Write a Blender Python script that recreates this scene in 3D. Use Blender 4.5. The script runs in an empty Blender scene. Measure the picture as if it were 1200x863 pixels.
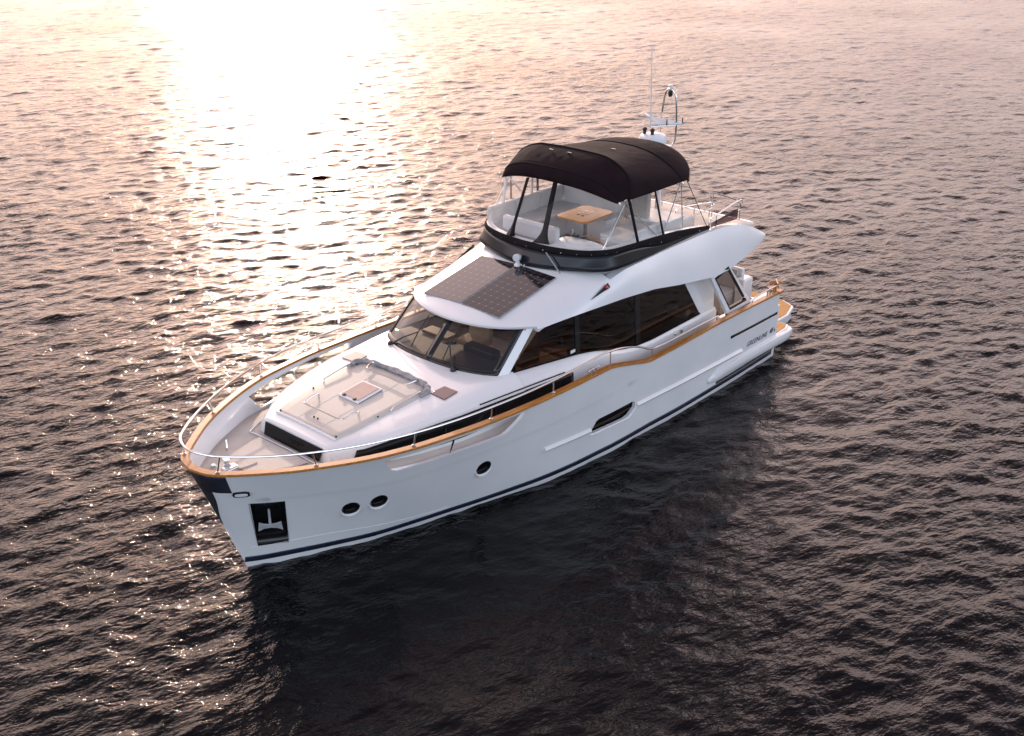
import bpy, math, random
import numpy as np
from mathutils import Vector, Matrix

R = math.radians
random.seed(4)
rng = np.random.default_rng(11)
scene = bpy.context.scene
col = scene.collection

# ------------------------------------------------------------------ camera
CAM = (22.2445, 14.1687, 11.1010)
YAW, PITCH, ROLL = R(222.158), R(24.824), R(-0.6076)
cam_d = bpy.data.cameras.new("camera")
cam_d.sensor_width = 36.0
cam_d.lens = 36.0 * 1341.14 / 1200.0
cam_d.clip_start, cam_d.clip_end = 0.1, 9000
cam = bpy.data.objects.new("camera", cam_d)
col.objects.link(cam)
f = Vector((math.cos(PITCH) * math.cos(YAW), math.cos(PITCH) * math.sin(YAW), -math.sin(PITCH)))
r = f.cross(Vector((0, 0, 1))).normalized()
u = r.cross(f)
r2 = math.cos(ROLL) * r + math.sin(ROLL) * u
u2 = -math.sin(ROLL) * r + math.cos(ROLL) * u
m = Matrix((r2, u2, -f)).transposed().to_4x4()
m.translation = Vector(CAM)
cam.matrix_world = m
scene.camera = cam

# ------------------------------------------------------------------ light
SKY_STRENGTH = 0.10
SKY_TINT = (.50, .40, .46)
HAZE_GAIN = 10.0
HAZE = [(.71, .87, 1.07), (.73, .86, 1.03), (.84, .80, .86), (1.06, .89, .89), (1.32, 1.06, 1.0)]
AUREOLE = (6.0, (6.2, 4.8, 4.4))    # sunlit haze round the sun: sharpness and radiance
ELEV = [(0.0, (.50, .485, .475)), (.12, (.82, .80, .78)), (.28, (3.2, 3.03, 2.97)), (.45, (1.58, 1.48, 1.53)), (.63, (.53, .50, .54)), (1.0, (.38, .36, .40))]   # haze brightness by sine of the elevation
SUN_EL = R(14.0)
SUN_AZ = YAW + R(10.8)            # direction (x,y) in which the sun stands
SUN_DIR = Vector((math.cos(SUN_EL) * math.cos(SUN_AZ), math.cos(SUN_EL) * math.sin(SUN_AZ), math.sin(SUN_EL)))
world = bpy.data.worlds.new("World")
scene.world = world
world.use_nodes = True
wn, wl = world.node_tree.nodes, world.node_tree.links
bg = wn["Background"]
sky = wn.new("ShaderNodeTexSky")
sky.sky_type = 'NISHITA'
sky.sun_disc = False
sky.sun_elevation = SUN_EL
sky.sun_rotation = R(90) - SUN_AZ  # nishita: rotation measured clockwise from +Y
sky.altitude = 0
sky.air_density = 1.0
sky.dust_density = 3.0
sky.ozone_density = 1.0
def wnode(t, **k):
    n = wn.new(t)
    for a, b in k.items(): setattr(n, a, b)
    return n
def wmath(op, a, b):
    n = wnode("ShaderNodeMath", operation=op)
    for i, v in enumerate((a, b)):
        if hasattr(v, "links"): wl.new(v, n.inputs[i])
        else: n.inputs[i].default_value = v
    return n.outputs[0]
def wmix(blend, fac, a, b):
    n = wnode("ShaderNodeMix", data_type='RGBA', blend_type=blend)
    for sock, v in ((n.inputs[0], fac), (n.inputs[6], a), (n.inputs[7], b)):
        if hasattr(v, "links"): wl.new(v, sock)
        else: sock.default_value = v
    return n.outputs[2]
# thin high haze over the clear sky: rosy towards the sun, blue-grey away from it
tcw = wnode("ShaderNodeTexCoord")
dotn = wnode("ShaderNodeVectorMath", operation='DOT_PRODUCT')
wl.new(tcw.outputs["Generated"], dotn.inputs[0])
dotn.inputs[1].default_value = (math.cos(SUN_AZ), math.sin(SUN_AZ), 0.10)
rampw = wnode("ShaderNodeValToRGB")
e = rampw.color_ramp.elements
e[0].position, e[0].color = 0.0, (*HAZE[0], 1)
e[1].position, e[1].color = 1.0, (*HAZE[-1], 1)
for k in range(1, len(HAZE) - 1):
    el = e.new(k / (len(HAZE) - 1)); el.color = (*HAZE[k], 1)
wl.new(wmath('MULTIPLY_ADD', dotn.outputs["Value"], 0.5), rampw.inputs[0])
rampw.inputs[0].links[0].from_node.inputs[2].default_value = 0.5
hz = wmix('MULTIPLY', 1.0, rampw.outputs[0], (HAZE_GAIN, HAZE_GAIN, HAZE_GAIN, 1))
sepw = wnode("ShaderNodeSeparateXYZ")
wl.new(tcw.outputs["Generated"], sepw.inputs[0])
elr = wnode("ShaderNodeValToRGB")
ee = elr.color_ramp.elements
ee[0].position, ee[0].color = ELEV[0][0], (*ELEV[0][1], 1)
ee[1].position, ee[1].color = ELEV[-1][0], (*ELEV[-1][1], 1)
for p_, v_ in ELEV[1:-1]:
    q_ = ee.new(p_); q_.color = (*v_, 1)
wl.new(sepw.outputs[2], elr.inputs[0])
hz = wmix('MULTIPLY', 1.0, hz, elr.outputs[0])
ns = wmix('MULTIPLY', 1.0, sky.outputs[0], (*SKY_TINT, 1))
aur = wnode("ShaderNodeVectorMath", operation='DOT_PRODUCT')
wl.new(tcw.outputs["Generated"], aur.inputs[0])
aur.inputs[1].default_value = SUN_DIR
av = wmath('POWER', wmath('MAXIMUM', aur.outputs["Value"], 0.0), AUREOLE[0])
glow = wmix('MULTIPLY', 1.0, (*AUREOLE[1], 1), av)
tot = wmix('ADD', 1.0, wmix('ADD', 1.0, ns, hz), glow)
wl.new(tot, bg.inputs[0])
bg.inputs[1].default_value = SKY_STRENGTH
sun_d = bpy.data.lights.new("sun", 'SUN')
sun_d.energy = 2.0
sun_d.angle = R(0.8)
sun_d.color = (1.0, 0.80, 0.64)
sun = bpy.data.objects.new("sun", sun_d)
sun.rotation_euler = (-SUN_DIR).to_track_quat('-Z', 'Y').to_euler()
sun.location = SUN_DIR * 60
col.objects.link(sun)
scene.view_settings.view_transform = 'Standard'
scene.view_settings.look = 'None'
scene.view_settings.gamma = 1.0
scene.view_settings.use_curve_mapping = False
scene.view_settings.exposure = 0.0
scene.cycles.max_bounces = 12
scene.cycles.transparent_max_bounces = 24
scene.cycles.use_denoising = True

# ------------------------------------------------------------------ materials
def mat(name, color, rough=0.5, metal=0.0, **kw):
    m = bpy.data.materials.new(name)
    m.use_nodes = True
    b = m.node_tree.nodes["Principled BSDF"]
    b.inputs["Base Color"].default_value = (*color, 1)
    b.inputs["Roughness"].default_value = rough
    b.inputs["Metallic"].default_value = metal
    for k, v in kw.items():
        b.inputs[k.replace("_", " ")].default_value = v
    return m

def nodes(m):
    nt = m.node_tree
    return nt.nodes, nt.links, nt.nodes["Principled BSDF"]

def noise_tint(m, scale, lo, hi, rough_var=None, bump=0.0, bump_scale=None, stretch=None):
    """Break a flat colour with a soft noise; optional roughness variation and bump."""
    n, l, b = nodes(m)
    tc = n.new("ShaderNodeTexCoord")
    mp = n.new("ShaderNodeMapping")
    l.new(tc.outputs["Object"], mp.inputs[0])
    if stretch: mp.inputs["Scale"].default_value = stretch
    nz = n.new("ShaderNodeTexNoise")
    nz.inputs["Scale"].default_value = scale
    nz.inputs["Detail"].default_value = 5
    l.new(mp.outputs[0], nz.inputs["Vector"])
    cr = n.new("ShaderNodeValToRGB")
    cr.color_ramp.elements[0].position = .3
    cr.color_ramp.elements[1].position = .7
    cr.color_ramp.elements[0].color = (*lo, 1)
    cr.color_ramp.elements[1].color = (*hi, 1)
    l.new(nz.outputs[0], cr.inputs[0])
    l.new(cr.outputs[0], b.inputs["Base Color"])
    if rough_var:
        mr = n.new("ShaderNodeMapRange")
        mr.inputs[3].default_value, mr.inputs[4].default_value = rough_var
        l.new(nz.outputs[0], mr.inputs[0])
        l.new(mr.outputs[0], b.inputs["Roughness"])
    if bump:
        nb = n.new("ShaderNodeTexNoise")
        nb.inputs["Scale"].default_value = bump_scale or scale * 6
        nb.inputs["Detail"].default_value = 3
        l.new(mp.outputs[0], nb.inputs["Vector"])
        bp = n.new("ShaderNodeBump")
        bp.inputs["Strength"].default_value = 1
        bp.inputs["Distance"].default_value = bump
        l.new(nb.outputs[0], bp.inputs["Height"])
        l.new(bp.outputs[0], b.inputs["Normal"])
    return m

def glass(name, tint, gloss=0.04, r0=0.075):
    """Thin pane: tinted see-through plus a clear fresnel reflection."""
    m = bpy.data.materials.new(name)
    m.use_nodes = True
    n, l = m.node_tree.nodes, m.node_tree.links
    n.clear()
    o = n.new("ShaderNodeOutputMaterial")
    t = n.new("ShaderNodeBsdfTransparent")
    t.inputs[0].default_value = (*tint, 1)
    g = n.new("ShaderNodeBsdfGlossy")
    g.inputs["Roughness"].default_value = gloss
    # Schlick reflectance of a thin two-sided sheet, the same from either face
    ge = n.new("ShaderNodeNewGeometry")
    dt = n.new("ShaderNodeVectorMath"); dt.operation = 'DOT_PRODUCT'
    l.new(ge.outputs["Normal"], dt.inputs[0]); l.new(ge.outputs["Incoming"], dt.inputs[1])
    def mth(op, a, b=None):
        q = n.new("ShaderNodeMath"); q.operation = op
        for k, v in ((0, a), (1, b)):
            if v is None: continue
            if hasattr(v, "links"): l.new(v, q.inputs[k])
            else: q.inputs[k].default_value = v
        return q.outputs[0]
    c = mth('ABSOLUTE', dt.outputs["Value"])
    fz = mth('ADD', mth('MULTIPLY', mth('POWER', mth('SUBTRACT', 1.0, c), 5.0), 1 - r0), r0)
    mx = n.new("ShaderNodeMixShader")
    l.new(fz, mx.inputs[0])
    l.new(t.outputs[0], mx.inputs[1])
    l.new(g.outputs[0], mx.inputs[2])
    l.new(mx.outputs[0], o.inputs[0])
    return m

def teak_mat(name, lo, hi, plank=None, rough=0.5):
    m = mat(name, hi, rough)
    n, l, b = nodes(m)
    tc = n.new("ShaderNodeTexCoord")
    mp = n.new("ShaderNodeMapping")
    mp.inputs["Scale"].default_value = (1.2, 16, 16)
    l.new(tc.outputs["Object"], mp.inputs[0])
    nz = n.new("ShaderNodeTexNoise")
    nz.inputs["Scale"].default_value = 2.2
    nz.inputs["Detail"].default_value = 6
    nz.inputs["Distortion"].default_value = .6
    l.new(mp.outputs[0], nz.inputs["Vector"])
    cr = n.new("ShaderNodeValToRGB")
    cr.color_ramp.elements[0].position, cr.color_ramp.elements[1].position = .32, .68
    cr.color_ramp.elements[0].color, cr.color_ramp.elements[1].color = (*lo, 1), (*hi, 1)
    l.new(nz.outputs[0], cr.inputs[0])
    out = cr.outputs[0]
    if plank:
        sx = n.new("ShaderNodeSeparateXYZ")
        l.new(tc.outputs["Object"], sx.inputs[0])
        d = n.new("ShaderNodeMath"); d.operation = 'DIVIDE'; d.inputs[1].default_value = plank
        l.new(sx.outputs["Y"], d.inputs[0])
        fr = n.new("ShaderNodeMath"); fr.operation = 'FRACT'
        l.new(d.outputs[0], fr.inputs[0])
        lt = n.new("ShaderNodeMath"); lt.operation = 'LESS_THAN'; lt.inputs[1].default_value = .12
        l.new(fr.outputs[0], lt.inputs[0])
        mx = n.new("ShaderNodeMix"); mx.data_type = 'RGBA'
        l.new(lt.outputs[0], mx.inputs[0])
        l.new(out, mx.inputs[6])
        mx.inputs[7].default_value = (.03, .022, .015, 1)
        out = mx.outputs[2]
    l.new(out, b.inputs["Base Color"])
    return m

GEL = noise_tint(mat("white_gelcoat", (.8, .8, .8), .22, Coat_Weight=.6, Coat_Roughness=.05), .7, (.72, .725, .73), (.81, .805, .79), (.14, .30), .0025, 1.1)
DECK = noise_tint(mat("cream_deck", (.6, .54, .48), .7), 2.2, (.53, .48, .425), (.64, .59, .525), (.6, .8), .0015, 240)
PAD = noise_tint(mat("cream_pad", (.66, .60, .53), .6), 1.6, (.55, .495, .43), (.65, .59, .52), (.5, .7), .001, 300)
TEAK = teak_mat("varnished_teak", (.30, .105, .015), (.54, .225, .04), rough=.34)
TEAKDECK = teak_mat("teak_planking", (.44, .20, .025), (.62, .30, .045), plank=.065, rough=.6)
TABLEWOOD = teak_mat("table_wood", (.42, .17, .04), (.62, .28, .07), rough=.35)
STEEL = mat("polished_steel", (.72, .71, .70), .14, 1.0)
GALV = noise_tint(mat("galvanised_steel", (.55, .57, .60), .5, .3), 14, (.46, .48, .51), (.62, .64, .66))
NAVY = noise_tint(mat("navy_paint", (.012, .017, .035), .25), 3, (.010, .015, .032), (.018, .024, .045), (.2, .4))
BLACK = noise_tint(mat("black_gloss", (.008, .008, .009), .12), 3, (.006, .006, .007), (.012, .011, .011), (.08, .2))
RUBBER = noise_tint(mat("black_rubber", (.02, .02, .02), .6), 8, (.014, .014, .014), (.03, .028, .027))
CANVAS = noise_tint(mat("black_canvas", (.014, .006, .008), .9, Specular_IOR_Level=.15), 3.5, (.008, .0035, .005), (.016, .007, .0095), (.8, .95), .002, 420)
CANVASTRIM = noise_tint(mat("black_canvas_trim", (.012, .01, .011), .85, Specular_IOR_Level=.12), 5, (.008, .007, .008), (.016, .013, .014), None, .001, 300)
BAND = noise_tint(mat("dark_acrylic", (.012, .013, .016), .1, Specular_IOR_Level=.28), 2, (.010, .011, .014), (.018, .019, .022), (.08, .16))
TINT = glass("tinted_glass", (.13, .085, .065), .02, .05)
DODGER = glass("smoked_vinyl", (.40, .35, .36), .12, .04)
TINTCLEAR = glass("pale_tinted_glass", (.80, .77, .72), .02)
WSHIELD = glass("windscreen_glass", (.58, .57, .55), .02, .06)
DARKGLASS = mat("smoked_glass", (.006, .005, .005), .06, Specular_IOR_Level=.22)
CLEAR = glass("clear_vinyl", (.97, .97, .965), .10, .035)
GREYROLL = noise_tint(mat("grey_soft_cover", (.34, .32, .32), .85), 7, (.22, .21, .22), (.42, .40, .40), None, .02, 26)
VINYL = noise_tint(mat("pale_vinyl_upholstery", (.66, .64, .63), .5), 2.5, (.60, .58, .57), (.70, .68, .66), (.4, .6), .004, 18)
GREYBOX = noise_tint(mat("taupe_upholstery", (.42, .38, .35), .6), 2.5, (.37, .335, .31), (.46, .42, .385), (.5, .7), .003, 18)
FLYDECK = noise_tint(mat("fly_deck_floor", (.62, .55, .48), .75), 3, (.55, .49, .43), (.66, .60, .53))
WOODIN = noise_tint(mat("cabin_walnut", (.16, .075, .035), .4), 3, (.11, .05, .022), (.20, .095, .045), None, 0, None, (1, 8, 8))
BEIGE = noise_tint(mat("cabin_beige", (.55, .44, .31), .7), 3, (.48, .38, .27), (.60, .49, .36))
DASHDARK = noise_tint(mat("dash_shaded_half", (.035, .035, .045), .5), 3, (.028, .028, .038), (.045, .045, .055))
DARKBAR = noise_tint(mat("dark_window_bar", (.035, .018, .012), .5), 6, (.028, .014, .009), (.042, .022, .015))
DASH = noise_tint(mat("dash_sunlit_half", (.5, .43, .35), .6), 3, (.44, .38, .31), (.54, .47, .39))
GREYPL = noise_tint(mat("grey_plastic", (.30, .30, .31), .4), 6, (.26, .26, .27), (.34, .34, .35))
GUARD = noise_tint(mat("dark_stem_plate", (.06, .065, .085), .3, .6), 3, (.045, .05, .068), (.075, .08, .10), (.22, .4))
REDLENS = mat("red_lens", (.35, .012, .012), .15, Transmission_Weight=.2)
HATCHGLASS = noise_tint(mat("smoked_hatch_glass", (.10, .04, .045), .15), 5, (.085, .034, .038), (.12, .052, .055), (.08, .2))
HATCHPALE = noise_tint(mat("hatch_glass_painted_sheen", (.42, .28, .24), .2), 5, (.38, .25, .21), (.46, .31, .265))  # paler copy of the hatch glass, with the reflection painted into its base colour
WHITEPL = noise_tint(mat("white_plastic", (.78, .78, .78), .35), 6, (.74, .74, .74), (.80, .80, .79))

def solar_mat():
    m = mat("solar_cells", (.012, .012, .02), .08, Coat_Weight=.25, Coat_Roughness=.02)
    n, l, b = nodes(m)
    uv = n.new("ShaderNodeUVMap")
    sp = n.new("ShaderNodeSeparateXYZ")
    l.new(uv.outputs[0], sp.inputs[0])
    def cell(o, k):
        a = n.new("ShaderNodeMath"); a.operation = 'MULTIPLY'; a.inputs[1].default_value = k
        l.new(o, a.inputs[0])
        c = n.new("ShaderNodeMath"); c.operation = 'FRACT'
        l.new(a.outputs[0], c.inputs[0])
        d = n.new("ShaderNodeMath"); d.operation = 'SUBTRACT'; d.inputs[1].default_value = .5
        l.new(c.outputs[0], d.inputs[0])
        e = n.new("ShaderNodeMath"); e.operation = 'ABSOLUTE'
        l.new(d.outputs[0], e.inputs[0])
        return e.outputs[0]
    cx, cy = cell(sp.outputs[0], 10), cell(sp.outputs[1], 6)
    su = n.new("ShaderNodeMath"); su.operation = 'ADD'
    l.new(cx, su.inputs[0]); l.new(cy, su.inputs[1])
    dia = n.new("ShaderNodeMath"); dia.operation = 'GREATER_THAN'; dia.inputs[1].default_value = .90
    l.new(su.outputs[0], dia.inputs[0])
    mxn = n.new("ShaderNodeMath"); mxn.operation = 'MAXIMUM'
    l.new(cx, mxn.inputs[0]); l.new(cy, mxn.inputs[1])
    ln = n.new("ShaderNodeMath"); ln.operation = 'GREATER_THAN'; ln.inputs[1].default_value = .478
    l.new(mxn.outputs[0], ln.inputs[0])
    m1 = n.new("ShaderNodeMix"); m1.data_type = 'RGBA'
    m1.inputs[6].default_value = (.014, .011, .016, 1)
    m1.inputs[7].default_value = (.10, .09, .095, 1)
    l.new(ln.outputs[0], m1.inputs[0])
    m2 = n.new("ShaderNodeMix"); m2.data_type = 'RGBA'
    m2.inputs[7].default_value = (.30, .28, .28, 1)
    l.new(m1.outputs[2], m2.inputs[6])
    l.new(dia.outputs[0], m2.inputs[0])
    l.new(m2.outputs[2], b.inputs["Base Color"])
    return m
SOLAR = solar_mat()

# ------------------------------------------------------------------ mesh helpers
class MB:
    def __init__(s): s.v, s.f, s.uv = [], [], None
    def add(s, vs, fs):
        k = len(s.v)
        s.v += [tuple(map(float, p)) for p in vs]
        s.f += [tuple(i + k for i in q) for q in fs]
        return s
    def grid(s, rows, close_u=False, close_v=False, flip=False):
        n, mm = len(rows), len(rows[0])
        vs = [p for row in rows for p in row]
        fs = []
        for i in range(n if close_u else n - 1):
            for j in range(mm if close_v else mm - 1):
                a, b = i * mm + j, i * mm + (j + 1) % mm
                c, d = ((i + 1) % n) * mm + (j + 1) % mm, ((i + 1) % n) * mm + j
                fs.append((a, d, c, b) if flip else (a, b, c, d))
        return s.add(vs, fs)
    def box(s, c, size, rz=0, ry=0, rx=0):
        M = Matrix.Rotation(rz, 3, 'Z') @ Matrix.Rotation(ry, 3, 'Y') @ Matrix.Rotation(rx, 3, 'X')
        vs = []
        for dz in (-.5, .5):
            for dx, dy in ((-.5, -.5), (.5, -.5), (.5, .5), (-.5, .5)):
                vs.append(Vector(c) + M @ Vector((dx * size[0], dy * size[1], dz * size[2])))
        return s.add(vs, [(3, 2, 1, 0), (4, 5, 6, 7), (0, 1, 5, 4), (1, 2, 6, 5), (2, 3, 7, 6), (3, 0, 4, 7)])
    def prism(s, outline, vec):
        """closed solid from a planar outline pushed along vec"""
        n = len(outline)
        a = [Vector(p) for p in outline]
        b = [p + Vector(vec) for p in a]
        fs = [tuple(range(n - 1, -1, -1)), tuple(range(n, 2 * n))]
        fs += [(i, (i + 1) % n, n + (i + 1) % n, n + i) for i in range(n)]
        return s.add(a + b, fs)
    def tube(s, pts, rad, seg=8, closed=False):
        P = [Vector(p) for p in pts]
        n = len(P)
        rads = rad if isinstance(rad, (list, tuple)) else [rad] * n
        rows = []
        ref = None
        for i in range(n):
            if closed: t = P[(i + 1) % n] - P[i - 1]
            else: t = P[min(i + 1, n - 1)] - P[max(i - 1, 0)]
            t.normalize()
            if ref is None:
                ref = Vector((0, 0, 1)) if abs(t.z) < .9 else Vector((1, 0, 0))
            a = ref - t * ref.dot(t)
            if a.length < 1e-4: a = t.orthogonal()
            a.normalize()
            ref = a
            b = t.cross(a)
            rows.append([P[i] + (a * math.cos(q) + b * math.sin(q)) * rads[i] for q in [2 * math.pi * k / seg for k in range(seg)]])
        k0 = len(s.v)
        s.grid(rows, close_u=closed, close_v=True)
        if not closed:
            s.f.append(tuple(k0 + i for i in range(seg - 1, -1, -1)))
            s.f.append(tuple(k0 + (n - 1) * seg + i for i in range(seg)))
        return s
    def lathe(s, prof, c=(0, 0, 0), seg=20, axis=None):
        M = Matrix.Identity(3)
        if axis is not None: M = Vector((0, 0, 1)).rotation_difference(Vector(axis)).to_matrix()
        rows = []
        for (rr, z) in prof:
            rows.append([Vector(c) + M @ Vector((rr * math.cos(2 * math.pi * k / seg), rr * math.sin(2 * math.pi * k / seg), z)) for k in range(seg)])
        k0 = len(s.v)
        s.grid(rows, close_v=True)
        s.f.append(tuple(k0 + i for i in range(seg - 1, -1, -1)))
        e = k0 + (len(prof) - 1) * seg
        s.f.append(tuple(e + i for i in range(seg)))
        return s
    def sweep(s, pts, section, up=(0, 0, 1)):
        """sweep a section [(side, up)] along pts; side = right of travel"""
        P = [Vector(p) for p in pts]
        rows = []
        for i in range(len(P)):
            t = (P[min(i + 1, len(P) - 1)] - P[max(i - 1, 0)]).normalized()
            sd = t.cross(Vector(up)).normalized()
            uu = sd.cross(t).normalized()
            rows.append([P[i] + sd * a + uu * b for a, b in section])
        n = len(section)
        k0 = len(s.v)
        s.grid(rows, close_v=True)
        s.f.append(tuple(k0 + i for i in range(n - 1, -1, -1)))
        e = k0 + (len(P) - 1) * n
        s.f.append(tuple(e + i for i in range(n)))
        return s
    def build(s, name, m, parent=None, angle=35, bevel=0, seg=3, solid=0, offset=-1, fix=True, subsurf=0, merge=0, flat=False):
        me = bpy.data.meshes.new(name)
        me.from_pydata(s.v, [], s.f)
        if fix:
            import bmesh
            bm = bmesh.new(); bm.from_mesh(me)
            if merge: bmesh.ops.remove_doubles(bm, verts=bm.verts, dist=merge)
            bmesh.ops.recalc_face_normals(bm, faces=bm.faces)
            bm.to_mesh(me); bm.free()
        me.polygons.foreach_set("use_smooth", [not flat] * len(me.polygons))
        if angle: me.set_sharp_from_angle(angle=R(angle))
        me.materials.append(m)
        o = bpy.data.objects.new(name, me)
        col.objects.link(o)
        if parent is not None: o.parent = parent
        if solid:
            sm_ = o.modifiers.new("thick", 'SOLIDIFY'); sm_.thickness = solid; sm_.offset = offset
        if subsurf:
            ss = o.modifiers.new("sub", 'SUBSURF'); ss.levels = ss.render_levels = subsurf
        if bevel:
            bv = o.modifiers.new("bevel", 'BEVEL'); bv.width = bevel; bv.segments = seg
            bv.limit_method = 'ANGLE'; bv.angle_limit = R(40)
            bv.harden_normals = True
        return o

def spline(pts, n=8, closed=False):
    """Catmull-Rom through pts, n samples per span"""
    P = [Vector(p) for p in pts]
    out = []
    N = len(P)
    for i in range(N if closed else N - 1):
        if closed: a, b, c, d = P[i - 1], P[i], P[(i + 1) % N], P[(i + 2) % N]
        else: a, b, c, d = P[max(i - 1, 0)], P[i], P[i + 1], P[min(i + 2, N - 1)]
        for k in range(n):
            t = k / n
            out.append(.5 * ((2 * b) + (c - a) * t + (2 * a - 5 * b + 4 * c - d) * t * t + (3 * b - a - 3 * c + d) * t ** 3))
    if not closed: out.append(P[-1])
    return out

def mir(p): return (p[0], -p[1], p[2])
def sm(a, b, x):
    t = min(max((x - a) / (b - a), 0), 1)
    return t * t * (3 - 2 * t)
def itp(x, tab): return float(np.interp(x, [a for a, _ in tab], [b for _, b in tab]))

def boolean_cut(o, cutter):
    bm = o.modifiers.new("cut", 'BOOLEAN')
    bm.operation = 'DIFFERENCE'; bm.object = cutter; bm.solver = 'EXACT'

def freeze(o, kill):
    dg = bpy.context.evaluated_depsgraph_get()
    me = bpy.data.meshes.new_from_object(o.evaluated_get(dg))
    me.name = o.name
    o.modifiers.clear()
    o.data = me
    for k in kill: bpy.data.objects.remove(k, do_unlink=True)

# ------------------------------------------------------------------ water
def make_water():
    cx, cy = CAM[0], CAM[1]
    rs = [4.0]
    while rs[-1] < 260: rs.append(rs[-1] + max(.035, .0021 * rs[-1]))
    while rs[-1] < 6000: rs.append(rs[-1] * 1.12)
    half, core = R(62), R(27)
    ang = list(np.arange(-half, -core, .0042)) + list(np.arange(-core, core, .0020)) + list(np.arange(core, half, .0042))
    ang = list(np.linspace(-math.pi, -half - .02, 90)) + ang + list(np.linspace(half + .02, math.pi, 90)[:-1])
    ang = np.array(ang) + YAW
    rs = np.array(rs)
    A, Rr = np.meshgrid(ang, rs)
    X = (cx + Rr * np.cos(A)).astype(np.float32).ravel()
    Y = (cy + Rr * np.sin(A)).astype(np.float32).ravel()
    # local spacing decides which waves the mesh can carry
    sp = np.maximum(.035, .0021 * Rr).ravel().astype(np.float32)
    da = np.abs(A - YAW).ravel()
    sp = np.where(da > core, np.maximum(sp, (.0042 * Rr).ravel()), sp)
    sp = np.where(da > half, np.maximum(sp, (.035 * Rr).ravel()), sp).astype(np.float32)
    Z = np.zeros_like(X); DX = np.zeros_like(X); DY = np.zeros_like(X)
    wd = YAW + R(208)           # heading of the waves
    # calmer water in the lee of the hull
    sl_ = (Y - 1.9) / math.sin(wd)
    x0 = X - sl_ * math.cos(wd)
    def sstep(a, b, v):
        t = np.clip((v - a) / (b - a), 0, 1); return t * t * (3 - 2 * t)
    lee = (sstep(-.5, .6, sl_) * sstep(9.0, 2.0, sl_) * sstep(-2.0, .8, x0) * sstep(14.6, 12.6, x0)).astype(np.float32)
    N = 210
    lam = np.exp(rng.uniform(math.log(.17), math.log(8.0), N))
    for i in range(N):
        L = float(lam[i])
        k = 2 * math.pi / L
        th = wd + rng.normal(0, R(27) + R(22) * (L < 1.3))
        # slope spectrum: most steepness between 0.7 and 4 m
        slope = .0235 * math.exp(-((math.log(L) - math.log(0.58)) / 1.1) ** 2)
        a = slope / k
        ph = rng.uniform(0, 6.283)
        kx, ky = k * math.cos(th), k * math.sin(th)
        fade = np.clip((L / sp - 2.5) / 3.0, 0, 1)
        if L < 1.6: fade = fade * (1 - lee * (.5 if L < .8 else .3))
        q = (kx * X + ky * Y + np.float32(ph)).astype(np.float32)
        c_, s_ = np.cos(q) * fade, np.sin(q) * fade
        Z += a * c_
        DX -= a * .9 * math.cos(th) * s_
        DY -= a * .9 * math.sin(th) * s_
    # ring ripples spreading from the stern
    rr_ = np.hypot(X + 1.6, Y - 1.6)
    Z += (.014 * np.sin(rr_ * 2 * math.pi / .55) * np.exp(-((rr_ - 1.1) / 1.0) ** 2)).astype(np.float32)
    far = np.clip((300 - Rr.ravel()) / 120, 0, 1)
    co = np.stack([X + DX * far, Y + DY * far, Z * far - .01], 1).astype(np.float32)
    nr, na = len(rs), len(ang)
    i, j = np.meshgrid(np.arange(nr - 1), np.arange(na), indexing='ij')
    j2 = (j + 1) % na
    quads = np.stack([i * na + j, (i + 1) * na + j, (i + 1) * na + j2, i * na + j2], -1).reshape(-1, 4)
    me = bpy.data.meshes.new("water")
    me.vertices.add(len(co)); me.vertices.foreach_set("co", co.ravel())
    me.loops.add(quads.size); me.loops.foreach_set("vertex_index", quads.ravel().astype(np.int32))
    me.polygons.add(len(quads))
    me.polygons.foreach_set("loop_start", np.arange(0, quads.size, 4, dtype=np.int32))
    me.polygons.foreach_set("use_smooth", np.ones(len(quads), dtype=bool))
    me.update(calc_edges=True)
    # close the disc under the camera
    m = mat("sea_water", (.002, .002, .003), .05)
    n, l, b = nodes(m)
    b.inputs["IOR"].default_value = 1.235
    tc = n.new("ShaderNodeTexCoord")
    prev = None
    # slow gust patches: the ripples are livelier in some places than in others
    gp = n.new("ShaderNodeTexNoise")
    gp.inputs["Scale"].default_value = .11
    gp.inputs["Detail"].default_value = 3
    l.new(tc.outputs["Object"], gp.inputs["Vector"])
    gm = n.new("ShaderNodeMapRange")
    gm.inputs[1].default_value, gm.inputs[2].default_value = .3, .7
    gm.inputs[3].default_value, gm.inputs[4].default_value = .55, 1.25
    l.new(gp.outputs[0], gm.inputs[0])
    la = n.new("ShaderNodeAttribute"); la.attribute_name = "lee"
    lm = n.new("ShaderNodeMath"); lm.operation = 'MULTIPLY_ADD'
    lm.inputs[1].default_value, lm.inputs[2].default_value = -.42, 1.0
    l.new(la.outputs["Fac"], lm.inputs[0])
    gl = n.new("ShaderNodeMath"); gl.operation = 'MULTIPLY'
    l.new(lm.outputs[0], gl.inputs[0]); l.new(gm.outputs[0], gl.inputs[1])
    for (sc, st, dist, det) in ((1.7, .45, .09, 5.0), (5.0, .5, .055, 4.0), (13.0, .6, .018, 2.5)):
        mp = n.new("ShaderNodeMapping")
        mp.vector_type = 'TEXTURE'
        mp.inputs["Rotation"].default_value = (0, 0, wd)
        mp.inputs["Scale"].default_value = (1, 1 / st, 1)
        l.new(tc.outputs["Object"], mp.inputs[0])
        nz = n.new("ShaderNodeTexNoise")
        nz.inputs["Scale"].default_value = sc
        nz.inputs["Detail"].default_value = det
        nz.inputs["Roughness"].default_value = .55
        nz.inputs["Distortion"].default_value = .25
        l.new(mp.outputs[0], nz.inputs["Vector"])
        bp = n.new("ShaderNodeBump")
        bp.inputs["Strength"].default_value = 1
        bp.inputs["Distance"].default_value = dist
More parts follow.
